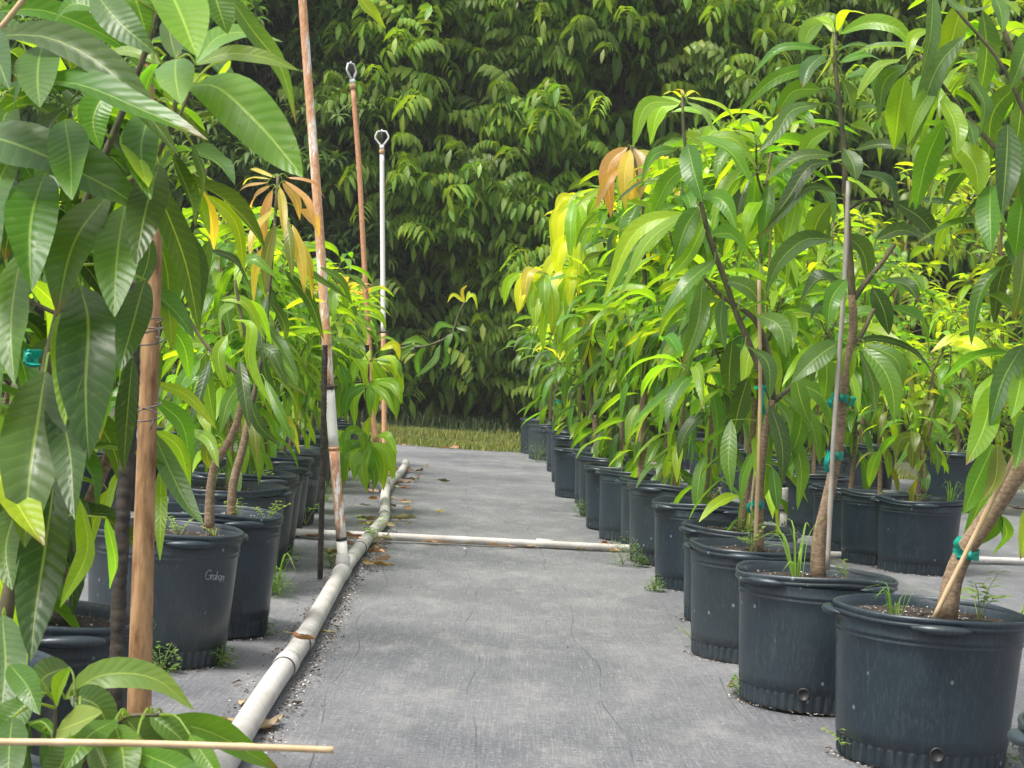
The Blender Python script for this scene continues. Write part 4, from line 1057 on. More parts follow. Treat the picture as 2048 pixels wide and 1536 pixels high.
# foreground sapling at the left edge
PN = pots[('N', 1)]; dn = 2.55
lv = [
    (B((-60, 262), (60, 300), (170, 350), (260, 400), (304, 442)), 150, 'grey', 0.0), (B((-30, 72), (110, 85), (230, 150), (300, 230), (358, 312)), 80, 'grey', 0.2), (B((0, 22), (85, 25), (170, 55), (245, 95), (325, 190)), 58, 'green', 0.3),
    (B((-30, 185), (150, 175), (300, 230), (415, 280)), 90, 'mid', -0.3), (B((190, -15), (240, 45), (312, 108)), 75, 'grey', 0.0), (B((354, 120), (346, 75), (338, 28)), 46, 'grey', 0.0), (B((352, 118), (357, 160), (362, 210)), 82, 'pale', 0.1),
    (B((392, 127), (440, 80), (500, 70), (566, 84)), 46, 'pale', 0.2), (B((392, 130), (450, 112), (530, 118), (598, 141)), 40, 'pale', 0.0), (B((325, 128), (260, 105), (195, 114)), 40, 'pale', 0.0), (B((383, 172), (430, 175), (520, 250), (580, 320), (606, 354)), 112, 'green', 0.1),
    (B((450, -20), (512, 70), (565, 140), (592, 247)), 44, 'grey', 0.3), (B((420, -40), (440, 20), (455, 68)), 75, 'mid', 0.0), (B((330, -40), (370, 40), (395, 115)), 115, 'bright', -0.3), (B((30, 80), (90, 110), (142, 165)), 66, 'bright', 0.0), (B((-30, 60), (0, 110), (20, 180)), 70, 'grey', 0.0),
    (B((85, 90), (85, 150), (80, 215)), 92, 'mid', 0.0), (B((290, 240), (285, 305), (297, 374)), 82, 'lime', 0.0), (B((245, 395), (252, 440), (256, 478)), 46, 'lime', 0.0), (B((300, 352), (340, 430), (375, 520), (400, 668)), 62, 'dark', 0.1), (B((385, 290), (412, 360), (398, 430)), 42, 'dark', 0.2),
    (B((345, 310), (385, 400), (392, 455)), 54, 'dark', 0.1), (B((88, 350), (72, 450), (63, 582)), 116, 'mid', 0.0), (B((212, 395), (160, 480), (115, 630)), 106, 'grey', 0.1), (B((250, 410), (242, 520), (229, 634)), 96, 'mid', 0.0), (B((160, 572), (184, 640), (181, 770), (178, 920)), 124, 'dark', 0.0),
    (B((45, 500), (34, 640), (30, 770)), 84, 'mid', 0.1), (B((90, 745), (85, 840), (70, 950), (50, 1095)), 136, 'grey', 0.0), (B((265, 715), (262, 800), (248, 948)), 50, 'dark', 0.0), (B((290, 560), (272, 650), (240, 742)), 68, 'dark', 0.0), (B((110, 950), (100, 1100), (80, 1220), (62, 1322)), 106, 'dark', 0.0),
    (B((-40, 890), (30, 980), (88, 1092)), 108, 'lime', -0.3), (B((-10, 1130), (35, 1230), (50, 1360)), 60, 'bright', 0.0), (B((5, 1230), (20, 1330), (0, 1450)), 90, 'grey', 0.0), (B((160, 1000), (182, 1090), (120, 1215)), 54, 'bright', 0.0), (B((212, 1035), (238, 1120), (220, 1178)), 34, 'green', 0.0),
    (B((30, 300), (-10, 420), (-10, 560)), 90, 'grey', 0.0), (B((130, 240), (150, 320), (145, 400)), 90, 'green', 0.0), (B((340, 300), (320, 400), (330, 500)), 60, 'mid', 0.0), (B((-10, 620), (-20, 720), (-5, 860)), 90, 'mid', 0.0), (B((130, 620), (150, 720), (130, 850)), 80, 'bright', 0.0),
    (B((270, 10), (260, 60), (225, 110)), 50, 'green', 0.0), (B((320, 200), (370, 225), (410, 262)), 50, 'bright', 0.0), (B((700, -30), (730, 10), (772, 58)), 40, 'lime', 0.0), (B((110, 780), (150, 900), (150, 1040)), 80, 'dark', 0.0), (B((300, 470), (300, 520), (268, 600)), 60, 'dark', 0.0),
    (B((200, 20), (150, 10), (100, 60)), 60, 'green', 0.0), (B((460, 120), (445, 160), (420, 200)), 40, 'lime', 0.0), (B((220, 170), (190, 240), (200, 300)), 70, 'green', 0.0), (B((60, 560), (120, 620), (100, 700)), 50, 'bright', 0.0), (B((310, 205), (290, 300), (302, 400)), 80, 'mid', 0.0), (B((318, 330), (300, 420), (272, 530)), 80, 'dark', 0.0), (B((330, 110), (302, 170), (280, 250)), 60, 'green', 0.0), (B((345, 230), (318, 300), (310, 380)), 44, 'bright', 0.1), (B((262, -30), (280, 20), (300, 90)), 60, 'green', 0.0),
    (B((220, 640), (215, 760), (200, 880)), 46, 'green', 0.0), (B((40, 1000), (20, 1090), (25, 1180)), 80, 'mid', 0.0), (B((-30, 380), (20, 440), (10, 520)), 70, 'dark', 0.0)]
hero('foreground mango sapling filling the left edge with big overlapping leaves', PN, dn, lv, [
    ('g', B((-40, 1500), (20, 1180), (60, 950), (88, 760), (118, 630), (165, 420), (235, 250), (285, 120), (340, -60)), [40, 34, 30, 26, 23, 19, 16, 13, 11]), ('g', B((165, 420), (250, 370), (300, 330), (345, 235), (356, 120)), [14, 12, 11, 10, 8]),
    ('g', B((118, 630), (60, 600), (20, 560)), [9, 8, 7]), ('g', B((300, 330), (350, 250), (385, 170)), [8, 7, 7])],
    'young mango trees of the left row', ('bark', 'bark_green'), jd=0.22, seed=40,
    extra=lambda b, r: [whorl(b, at(x_, y_, 3.65), (0.2, 0, 1), 13, 0.25, 0.075, ('mid', 'green', 'grey', 'dark'), r, 0.2, seg=10, k=7, wave=0.05) for x_, y_ in ((60, 120), (250, 60), (330, 250), (120, 330), (30, 520), (200, 470), (100, 720), (-20, 860), (120, 860), (40, 1050), (150, 170))])
# leaves of the sapling behind the foreground one, right of the pole
PN0 = pots[('N', 0)]; dn = 3.85
lv = [(B((310, 765), (375, 790), (435, 860)), 24, 'lime', 0.3), (B((310, 800), (362, 840), (384, 942)), 44, 'green', 0.0), (B((312, 862), (356, 890), (381, 977)), 32, 'lime', 0.0), (B((308, 868), (350, 950), (380, 1010), (408, 1050)), 50, 'grey', 0.0), (B((322, 935), (326, 1020), (320, 1122)), 28, 'bright', 0.0),
      (B((312, 560), (340, 620), (345, 700)), 40, 'bright'), (B((350, 340), (400, 400), (420, 470)), 30, 'lime'), (B((410, 350), (450, 400), (440, 460)), 26, 'lime'), (B((415, 390), (470, 440), (490, 545)), 28, 'lime'), (B((405, 380), (425, 440), (428, 500)), 28, 'gold'), (B((420, 500), (470, 520), (500, 570)), 24, 'dark'), (B((420, 480), (400, 560), (385, 640)), 36, 'green'),
      (B((320, 700), (300, 780), (310, 860)), 40, 'green'), (B((330, 640), (370, 690), (380, 760)), 34, 'green'), (B((310, 590), (290, 680), (300, 750)), 40, 'mid'), (B((215, 980), (190, 1050), (175, 1120)), 32, 'bright'), (B((240, 940), (225, 1010), (230, 1070)), 34, 'bright'), (B((100, 860), (120, 960), (110, 1040)), 44, 'bright'), (B((420, 330), (380, 345), (350, 380)), 24, 'bright')]
hero('sapling with lime leaves seen to the right of the foreground wooden pole', PN0, dn, lv, [('bark', B((100, 1300), (130, 1150), (190, 980), (260, 820)), [36, 30, 26, 22]), ('g', B((260, 825), (305, 700), (350, 560), (395, 420), (412, 335)), [18, 14, 12, 10, 8])], 'young mango trees of the left row', seed=41)
# bottom left sapling: low shoots
PN2 = pots[('N', 2)]; dn = 2.3
lv = [(B((138, 1335), (95, 1350), (60, 1425)), 72, 'grey', 0.2), (B((112, 1408), (125, 1370), (142, 1335)), 44, 'bright', 0.5), (B((140, 1390), (195, 1408), (223, 1472)), 74, 'grey', 0.0), (B((130, 1398), (200, 1350), (310, 1352), (388, 1420)), 62, 'pale', 0.3), (B((108, 1470), (80, 1442), (45, 1446)), 38, 'bright', 0.3),
      (B((250, 1435), (290, 1480), (325, 1570)), 98, 'grey', 0.0), (B((330, 1440), (430, 1460), (560, 1540)), 68, 'green', 0.2), (B((300, 1430), (360, 1470), (405, 1550)), 64, 'mid', 0.0), (B((85, 1460), (112, 1500), (165, 1575)), 78, 'grey', 0.0), (B((190, 1488), (212, 1530), (230, 1585)), 64, 'grey', 0.0),
      (B((25, 1435), (25, 1500), (18, 1590)), 80, 'grey', 0.0), (B((115, 1462), (165, 1440), (205, 1425)), 74, 'pale', 0.2), (B((380, 1470), (420, 1520), (450, 1570)), 44, 'green', 0.0), (B((160, 1410), (165, 1435), (160, 1455)), 34, 'bright', 0.4), (B((270, 1500), (360, 1530), (470, 1600)), 60, 'mid', 0.0), (B((60, 1400), (30, 1430), (-10, 1500)), 80, 'mid', 0.0), (B((230, 1440), (180, 1470), (130, 1540)), 70, 'mid', 0.1), (B((300, 1440), (330, 1490), (350, 1570)), 80, 'grey', 0.0), (B((150, 1470), (130, 1520), (90, 1590)), 80, 'grey', 0.0), (B((230, 1450), (250, 1500), (250, 1580)), 80, 'mid', 0.1), (B((60, 1450), (60, 1500), (70, 1580)), 80, 'dark', 0.1), (B((20, 1330), (60, 1370), (80, 1430)), 60, 'mid', 0.0)]
hero('low shoots of a foreground sapling spreading along the bottom left corner', PN2, dn, lv, [('g', B((60, 1600), (105, 1500), (112, 1405)), [14, 10, 7]), ('g', B((150, 1600), (160, 1500), (162, 1430), (150, 1392)), [12, 9, 7, 6]), ('g', B((120, 1600), (190, 1500), (250, 1435), (320, 1430)), [14, 11, 9, 7])], 'young mango trees of the left row', jd=0.15, seed=42)

# ------------------------------------------------------------------ stakes, poles, ribbons
def px_rod(name, pts, d, wpx, m, label, cat, k=14, seg=10, nodes=0, group=None, dd=0.0, ridge=0.0, twist=0.0):
    b = MB()
    ds = np.linspace(0, dd, len(pts)) + d
    P = bez([at(p[0], p[1], q) for p, q in zip(pts, ds)], k)
    r_ = np.full(k + 1, wpx * d / F / 2)
    if nodes: r_ = r_ * (1 + 0.16 * (np.arange(k + 1) % nodes == nodes // 2))
    b.tube(P, r_, seg, ridge=ridge, twist=twist)
    o = b.build(name, m, None, loc=P[0])
    tag(o, label, cat, group)
    return o, P


px_rod('bamboo_stake', B((1655, 1140), (1668, 860), (1681, 680), (1692, 500), (1697, 362)), d2 - 0.05, 9.5, M['cane_grey'], 'long pale grey cane stake tied to the thick ringed trunk', 'stake', k=24, nodes=8)
px_rod('bamboo_stake', B((1510, 1105), (1520, 820), (1518, 560)), d3 - 0.05, 7.5, M['bamboo'], 'brown bamboo cane beside the forked sapling in the third pot', 'stake', k=20, nodes=7)
px_rod('bamboo_stake', B((1868, 1235), (1925, 1120), (1990, 990), (2070, 830)), d1 - 0.09, 10, M['bamboo'], 'slanting bamboo cane tied to the leaning sapling at bottom right', 'stake', k=20, nodes=7)
px_rod('bamboo_stake', B((-60, 1483), (280, 1487), (480, 1493), (667, 1500)), 1.95, 14, M['bamboo'], 'thin bamboo cane lying level across the bottom left corner', 'stake', k=36, nodes=18)
px_rod('bamboo_stake', B((-10, 70), (70, -30)), 2.6, 12, M['bamboo'], 'cane tip crossing the top left corner', 'stake', k=4)
px_rod('bamboo_stake', B((187, 110), (182, 40), (195, -30)), 2.9, 11, M['cane_grey'], 'pale cane rising between the topmost foreground leaves', 'stake', k=6)


def ribbon(x, y, d, r, label, tails):
    b = MB(); c = at(x, y, d)
    for k in range(3):
        b2 = np.array([[math.cos(a) * r * 1.05, math.sin(a) * r * 1.05, (k - 1) * 0.007 + 0.004 * math.sin(a * 2 + k)] for a in np.linspace(0, 2 * math.pi, 20)]) + c
        W_ = 0.007; Vv = np.concatenate([b2 + [0, 0, W_ * .6], b2 - [0, 0, W_ * .6]])
        b.add(Vv, [(i, i + 1, 20 + i + 1, 20 + i) for i in range(19)])
    for (x1, y1, x2, y2, x3, y3) in tails:
        P = bez([at(x1, y1, d - r - 0.01), at(x2, y2, d - r - 0.03), at(x3, y3, d - r - 0.015)], 6)
        s_ = (rc * 0.9 + fw * 0.3) * 0.0095
        Vv = np.concatenate([P - s_, P + s_]); b.add(Vv, [(i, i + 1, 7 + i + 1, 7 + i) for i in range(6)])
    # knot
    b.tube([c + (-fw) * r * 1.05 + [0, 0, 0.012], c + (-fw) * (r * 1.05 + 0.008), c + (-fw) * r * 1.05 - [0, 0, 0.012]], [0.004, 0.007, 0.004], 6)
    o = b.build('tie_ribbon', M['ribbon'], None, loc=c)
    tag(o, label, 'ribbon', 'teal ribbons tying trunks to stakes')


ribbon(1680, 795, d2, 0.026, 'teal ribbon, the upper of two on the thick ringed trunk', [(1665, 795, 1658, 805, 1663, 815), (1695, 793, 1708, 795, 1700, 812)])
ribbon(1670, 910, d2, 0.026, 'teal ribbon, the lower of two on the thick ringed trunk', [(1660, 905, 1652, 925, 1655, 945)])
ribbon(1516, 1008, d3, 0.021, 'teal ribbon near the foot of the trunk in the third pot', [(1500, 1005, 1496, 1015, 1498, 1026)])
ribbon(1531, 775, d3, 0.018, 'teal ribbon just under the fork of the third sapling', [(1522, 775, 1515, 778, 1512, 772), (1526, 780, 1524, 800, 1527, 828)])
ribbon(1932, 1108, d1, 0.034, 'teal ribbon with long loop on the leaning trunk at bottom right', [(1925, 1108, 1912, 1085, 1920, 1073), (1925, 1112, 1918, 1115, 1920, 1120)])
ribbon(1118, 803, pots[('R', 13)][1], 0.03, 'small teal ribbon far down the right front row', [(1116, 803, 1112, 806, 1111, 812)])
ribbon(1348, 885, 14.0, 0.03, 'small teal ribbon on slanting stem in the second right row', [(1346, 885, 1340, 890, 1340, 896)])
ribbon(62, 715, 3.0, 0.012, 'teal ribbon loop at the left edge behind foreground leaves', [(60, 705, 74, 700, 72, 715), (60, 725, 72, 730, 62, 735)])

# ------------------------------------------------------------------ irrigation pipes
MP = [(400, 1610), (480, 1470), (545, 1368), (600, 1290), (645, 1212), (690, 1135), (730, 1083), (768, 1040), (770, 1018), (770, 990), (778, 968), (795, 952), (806, 938), (812, 925)]
def gp(x, y, r_): return gnd(x, y, r_)
RAD = 0.0345
root = empty('main_pipe', gnd(690, 1135))
tag(root, 'wide white irrigation pipe snaking along the ground left of the path', 'pipe')
P = np.array([gp(x, y, RAD) for x, y in MP])
rl = np.array(root.location)
Pb = bez(P[:8], 60); Pc = bez(P[7:], 40)
b = MB(); b.tube(Pb - rl, RAD, 20); b.tube(Pc - rl, RAD * 0.98, 20); b.build('pipe_run', M['pvc'], root)
for (x, y) in [(608, 1280), (570, 1332), (722, 1095), (768, 1030), (776, 972)]:
    q = gp(x, y, RAD); i = np.argmin(np.linalg.norm(np.concatenate([Pb, Pc]) - q, axis=1)); allp = np.concatenate([Pb, Pc])
    i = max(1, min(i, len(allp) - 2)); t = unit(allp[i + 1] - allp[i - 1])
    b = MB(); b.tube([allp[i] - rl - t * 0.06, allp[i] - rl - t * 0.055, allp[i] - rl + t * 0.055, allp[i] - rl + t * 0.06], [RAD * 1.0, RAD * 1.13, RAD * 1.13, RAD * 1.0], 20); b.build('coupling', M['pvc'], root)
    b = MB()
    for e_ in (-0.064, 0.064): b.tube([allp[i] - rl + t * (e_ - 0.004), allp[i] - rl + t * (e_ + 0.004)], RAD * 1.09, 20)
    b.build('glue_ring', M['dark_core'], root)

root = empty('cross_pipe', gnd(920, 1078))
tag(root, 'thin cream irrigation pipe laid straight across the path', 'pipe')
rl = np.array(root.location)
CP = [gnd(-100, 1028, 0.022), gnd(225, 1048, 0.022), gnd(600, 1065, 0.022), gnd(920, 1080, 0.022), gnd(1240, 1096, 0.022), gnd(1665, 1110, 0.022), gnd(2200, 1128, 0.022)]
b = MB(); b.tube(bez(CP, 60) - rl, 0.022, 14); b.build('pipe_run', M['pvc'], root)
b = MB(); q = gnd(1090, 1087, 0.022) - rl; t = unit(CP[4] - CP[3]); b.tube([q - t * 0.05, q + t * 0.05], 0.026, 14); b.build('coupling', M['pvc'], root)


def sprinkler_head(parent, p, s, ax, turn=0.0):
    """bridge-type head: hexagonal loop with a dark nozzle body, on a brass collar"""
    up = unit(ax); side = unit(rc * math.cos(turn) + fw * math.sin(turn)); side = unit(side - up * np.dot(side, up))
    def L(x, z): return p + side * x * s + up * z * s
    b = MB(); b.tube([L(0, -0.55), L(0, -0.5), L(0, 0.0), L(0, 0.05)], np.array([.26, .34, .34, .26]) * s, 12); b.build('collar', M['brass'], parent)
    h = MB(); h.tube([L(0, 0.05), L(0, 0.5)], 0.28 * s, 10)
    for sg in (-1, 1): h.tube([L(0, 0.45), L(sg * 0.3, 0.7), L(sg * 0.78, 1.35), L(sg * 0.78, 1.6), L(sg * 0.5, 2.15), L(0, 2.2)], np.array([.13, .12, .11, .11, .11, .11]) * s, 8)
    h.tube([L(0, 2.2), L(0, 2.42)], 0.09 * s, 8); h.build('bridge_arm', M['head_grey'], parent)
    c = MB(); c.tube([L(0, 0.6), L(0, 0.9), L(0, 1.3), L(0, 1.8), L(0, 2.15)], np.array([.06, .14, .24, .2, .07]) * s, 10); c.build('nozzle', M['dark_core'], parent)


def riser(label, pts, d, widths, mats, dd, head=None, splits=None, turn=0):
    """leaning riser pipe; mats: material per section, splits: boundaries 0..1"""
    ds = np.linspace(0, dd, len(pts)) + d
    P = bez([at(p[0], p[1], q) for p, q in zip(pts, ds)], 40)
    root = empty('riser_pipe', P[0]); rl = np.array(P[0])
    tag(root, label, 'riser pipe', 'sprinkler risers standing on the main pipe')
    rr_ = np.interp(np.linspace(0, 1, 41), np.linspace(0, 1, len(widths)), widths) * d / F / 2
    splits = splits or [0, 1]
    for i, m in enumerate(mats):
        a, c = int(splits[i] * 40), int(splits[i + 1] * 40)
        b = MB(); b.tube(P[a:c + 1] - rl, rr_[a:c + 1], 16); b.build('pipe_section', M[m], root)
        if i:
            b = MB(); t = unit(P[a + 1] - P[a - 1]); b.tube([P[a] - rl - t * 0.008, P[a] - rl + t * 0.008], rr_[a] * 1.05, 16); b.build('joint_ring', M['dark_core' if i % 2 else 'riser_b'], root)
    if head: sprinkler_head(root, P[-1] - rl + unit(P[-1] - P[-3]) * head * 0.5, head, P[-1] - P[-3], turn)
    return root, P, rr_


d_a = gnd(690, 1135)[1]
ra, Pa, wa = riser('nearest tall riser, rust-streaked white pipe rising out of the top of view', B((688, 1138), (668, 900), (655, 720), (638, 450), (605, 0), (600, -80)), d_a, [21, 20.5, 19.5, 18.5, 17.5, 16.5], ['riser_c', 'riser_d', 'riser_c', 'riser_a'], -0.1, splits=[0, 0.07, 0.2, 0.32, 1])
b = MB(); t = unit(Pb[30] - Pb[29]); q = gp(684, 1143, RAD) - np.array(ra.location)
tt = unit(gnd(700, 1118) - gnd(672, 1165))
b.tube([q - tt * 0.1, q - tt * 0.095, q + tt * 0.095, q + tt * 0.1], [RAD, RAD * 1.16, RAD * 1.16, RAD], 20); b.tube([q + [0, 0, 0.0], q + [0, 0, 0.075]], 0.032, 16); b.build('tee_fitting', M['pvc'], ra)
d_b = gnd(767, 966)[1]
rb_, Pb2, wb = riser('middle riser, red-rusted pipe with white bridge sprinkler head on top', B((767, 968), (750, 870), (738, 690), (727, 500), (718, 330), (706, 178)), d_b, [12, 11.5, 11, 10.5, 10.5, 10], ['riser_c', 'riser_low', 'riser_b'], 0.0, head=0.078, splits=[0, 0.12, 0.4, 1], turn=1.0)
b = MB(); q = gp(772, 975, RAD) - np.array(rb_.location); b.tube([q - [0.01, 0.1, 0], q + [0.01, 0.12, 0]], RAD * 1.15, 18); b.tube([q, q + [0, 0, 0.08]], 0.03, 14); b.build('tee_fitting', M['pvc'], rb_)
rc_, Pc2, wc = riser('farthest riser, clean white upper pipe and orange lower part, white hexagonal head', B((769, 902), (768, 800), (766, 600), (764, 308)), 18.6, [10, 10, 9.5, 9], ['riser_low', 'riser_c'], 0.0, head=0.09, splits=[0, 0.4, 1], turn=0.0)
dfp = 3.2
rf, Pf, wf = riser('thick orange-stained pole close by at the left, behind foreground leaves', B((272, 1750), (278, 1440), (290, 1000), (300, 700), (306, 500), (290, 150), (282, -60)), dfp, [54, 50, 44, 38, 36, 36, 36], ['wood_pole', 'riser_c'], 0.0, splits=[0, 0.92, 1])

def rebar(pts, d, wpx, label, dd=0.0):
    b = MB(); ds = np.linspace(0, dd, len(pts)) + d
    P = bez([at(p[0], p[1], q) for p, q in zip(pts, ds)], 160)
    r_ = np.full(161, wpx * d / F / 2) * (1 + 0.10 * (np.arange(161) % 3 == 0))
    b.tube(P, r_, 8, ridge=0.05, twist=0.4)
    o = b.build('rebar_stake', M['rebar'], None, loc=P[0]); tag(o, label, 'stake', 'steel bars bracing the risers')
    return P


rebar(B((640, 1158), (645, 950), (650, 690)), gnd(640, 1156)[1], 11, 'dark steel bar standing left of the nearest riser')
rebar(B((734, 985), (735, 840), (734, 690)), gnd(734, 975)[1], 9, 'dark steel bar beside the red-rusted riser')
rebar(B((225, 1740), (231, 1390), (248, 1000), (262, 800), (268, 560)), dfp - 0.12, 29, 'thick ribbed steel bar in front of the orange-stained pole')


def wire_loop(x, y, d, rx, n, label, tail=None):
    b = MB(); c = at(x, y, d)
    for k in range(n):
        a = np.linspace(0, 2 * math.pi, 22)
        Pw = c + np.outer(np.cos(a) * rx, rc) + np.outer(np.sin(a) * rx * 1.0, fw) + np.outer(np.sin(a + k) * rx * 0.25 + (k - n / 2) * 0.016, uc)
        b.tube(Pw, 0.0016, 5, caps=False)
    if tail: b.tube(bez([at(x, y, d - rx), at(tail[0], tail[1], d - rx), at(tail[2], tail[3], d - rx)], 6), 0.0016, 5)
    o = b.build('tie_wire', M['wire'], None, loc=c); tag(o, label, 'wire', 'wires binding bars to risers')


wire_loop(653, 765, d_a - 0.03, 0.034, 3, 'wire loops holding the bar to the nearest riser', (668, 775, 662, 785))
wire_loop(653, 684, d_a - 0.03, 0.034, 1, 'single wire at the top of the bar by the nearest riser')
wire_loop(288, 655, dfp - 0.04, 0.034, 3, 'upper wire twist around the orange-stained pole', (318, 660, 312, 690))
wire_loop(285, 815, dfp - 0.04, 0.034, 2, 'middle wire twist around the orange-stained pole', (310, 825, 300, 860))
wire_loop(740, 740, d_b - 0.03, 0.03, 1, 'thin wire at the red-rusted riser')

# short marked standpipe seen between the right-hand pots
b = MB(); q0 = gnd(1566, 1085)
root = empty('standpipe', q0); tag(root, 'short white standpipe with small black marks, between the right-hand pots', 'standpipe')
top = at(1567, 975, q0[1]) - q0
b.tube([np.zeros(3), top * 0.62], 0.024, 12); b.build('lower_pipe', M['pvc'], root)
b = MB(); b.tube([top * 0.6, top * 0.62, top * 0.98, top], [0.026, 0.031, 0.031, 0.028], 12); b.build('socket', M['pvc'], root)
b = MB(); b.tube([top * 0.585, top * 0.6], 0.032, 12); b.tube([top, top * 1.12], 0.02, 10)
for k in range(14):
    a = -1.57 + rnd.uniform(-1.1, 1.1); z = rnd.uniform(0.1, 0.95); rr_ = 0.0315 if z > 0.62 else 0.0245
    c = top * z + np.array([math.cos(a), math.sin(a), 0]) * rr_; s_ = np.array([-math.sin(a), math.cos(a), 0]) * 0.004
    b.add([c - s_ - [0, 0, .005], c + s_ - [0, 0, .005], c + s_ + [0, 0, .005], c - s_ + [0, 0, .005]], [(0, 1, 2, 3)])
b.build('black_marks', M['dark_core'], root)

# ------------------------------------------------------------------ writing on pots
GLY = {'G': [[(0.75, 0.85), (0.45, 1.0), (0.12, 0.7), (0.05, 0.3), (0.3, 0.0), (0.65, 0.1), (0.78, 0.42), (0.5, 0.42)]], 'r': [[(0.1, 0.55), (0.14, 0.0)], [(0.12, 0.35), (0.35, 0.55)]], 'a': [[(0.5, 0.45), (0.25, 0.5), (0.1, 0.2), (0.25, 0.0), (0.48, 0.25)], [(0.5, 0.5), (0.52, 0.2), (0.6, 0.0)]],
       'h': [[(0.12, 0.95), (0.14, 0.0)], [(0.14, 0.3), (0.35, 0.5), (0.42, 0.02)]], 'm': [[(0.1, 0.5), (0.12, 0.0)], [(0.12, 0.3), (0.3, 0.5), (0.36, 0.05)], [(0.36, 0.3), (0.55, 0.48), (0.62, -0.15)]], '(': [[(0.4, 1.05), (0.12, 0.75), (0.1, 0.25), (0.4, -0.05)]],
       'S': [[(0.55, 0.8), (0.2, 0.85), (0.15, 0.55), (0.5, 0.4), (0.45, 0.1), (0.1, 0.1)]], 'P': [[(0.12, 0.0), (0.12, 0.85), (0.5, 0.75), (0.45, 0.45), (0.14, 0.42)]], 'R': [[(0.12, 0.0), (0.12, 0.85), (0.5, 0.75), (0.45, 0.45), (0.14, 0.42), (0.5, 0.0)]], 'I': [[(0.2, 0.8), (0.2, 0.0)]], 'T': [[(0.05, 0.82), (0.55, 0.85)], [(0.3, 0.83), (0.28, 0)]]}


def write_on_pot(txt, pot, ang0, z0, size, label, adv=None, slant=0.1):
    """strokes wrapped on the pot wall; ang0 = angle of the first letter (world), moving rightwards seen from camera"""
    b = MB(); x = 0.0; D = 0.5; R = 0.25; rb2 = R * 0.86
    for i, ch in enumerate(txt):
        for st in GLY[ch]:
            pts = np.array(st) * size; w3 = []
            Pp = bez([(p[0], p[1], 0) for p in pts], max(6, 3 * len(pts)))
            for px_, pz_, _ in Pp:
                zz = z0 + pz_ - 0.10 * (x + px_); rad_ = rb2 + (R * 0.965 - rb2) * (zz / 0.42) + 0.0035
                a = ang0 + (x + px_ + slant * pz_) / R
                w3.append((pot[0] + rad_ * math.cos(a), pot[1] + rad_ * math.sin(a), zz))
            b.tube(w3, 0.0008, 5)
        x += (adv[i] if adv else 0.65) * size
    o = b.build('pen_writing', M['pen'], None, loc=(pot[0], pot[1], 0)); return o


wr = write_on_pot('Graham', pots[('L', 0)], -0.80, 0.285, 0.030, '', [0.72, 0.3, 0.48, 0.42, 0.42, 0.6])
wr['label'] = 'thin white handwriting'
wr2 = write_on_pot('(SPRIT', pots[('L', 6)], -0.75, 0.235, 0.04, '', [0.4, 0.55, 0.6, 0.6, 0.4, 0.6])
# hand the writing to its pots as a part
for wobj, key in ((wr, ('L', 0)), (wr2, ('L', 6))):
    for o in COL.objects:
        if o.name.startswith('nursery_pot') and abs(o.location.x - pots[key][0]) < 1e-4 and abs(o.location.y - pots[key][1]) < 1e-4:
            wobj.parent = o
            bpy.context.view_layer.update()
            wobj.matrix_parent_inverse = o.matrix_basis.inverted()
            break
# drain holes on the two nearest right pots
for key, ang in ((('R', 0), -1.62), (('R', 1), -1.78)):
    px_, py_, _ = pots[key]; sc = 1.08 if key[1] == 0 else 1.0
    rad_ = 0.215 * sc + 0.006
    c = np.array([px_ + rad_ * math.cos(ang), py_ + rad_ * math.sin(ang), 0.058]); s_ = np.array([-math.sin(ang), math.cos(ang), 0]); nrm = np.array([math.cos(ang), math.sin(ang), 0])
    b = MB(); a = np.linspace(0, 2 * math.pi, 17)[:-1]
    ring = lambda rr2, off: np.array([c + s_ * math.cos(t_) * rr2 + np.array([0, 0, 1]) * math.sin(t_) * rr2 + nrm * off for t_ in a])
    Vv = np.concatenate([ring(0.021, -0.004), ring(0.0195, 0.003), ring(0.016, 0.003), ring(0.015, -0.001)])
    b.add(Vv, [(k * 16 + j, k * 16 + (j + 1) % 16, (k + 1) * 16 + (j + 1) % 16, (k + 1) * 16 + j) for k in range(3) for j in range(16)] + [tuple(48 + j for j in range(16))])
    o = b.build('drain_hole', M['dark_core'], None, loc=(px_, py_, 0))
    for oo in COL.objects:
        if oo.name.startswith('nursery_pot') and abs(oo.location.x - px_) < 1e-4 and abs(oo.location.y - py_) < 1e-4:
            o.parent = oo; bpy.context.view_layer.update(); o.matrix_parent_inverse = oo.matrix_basis.inverted(); break

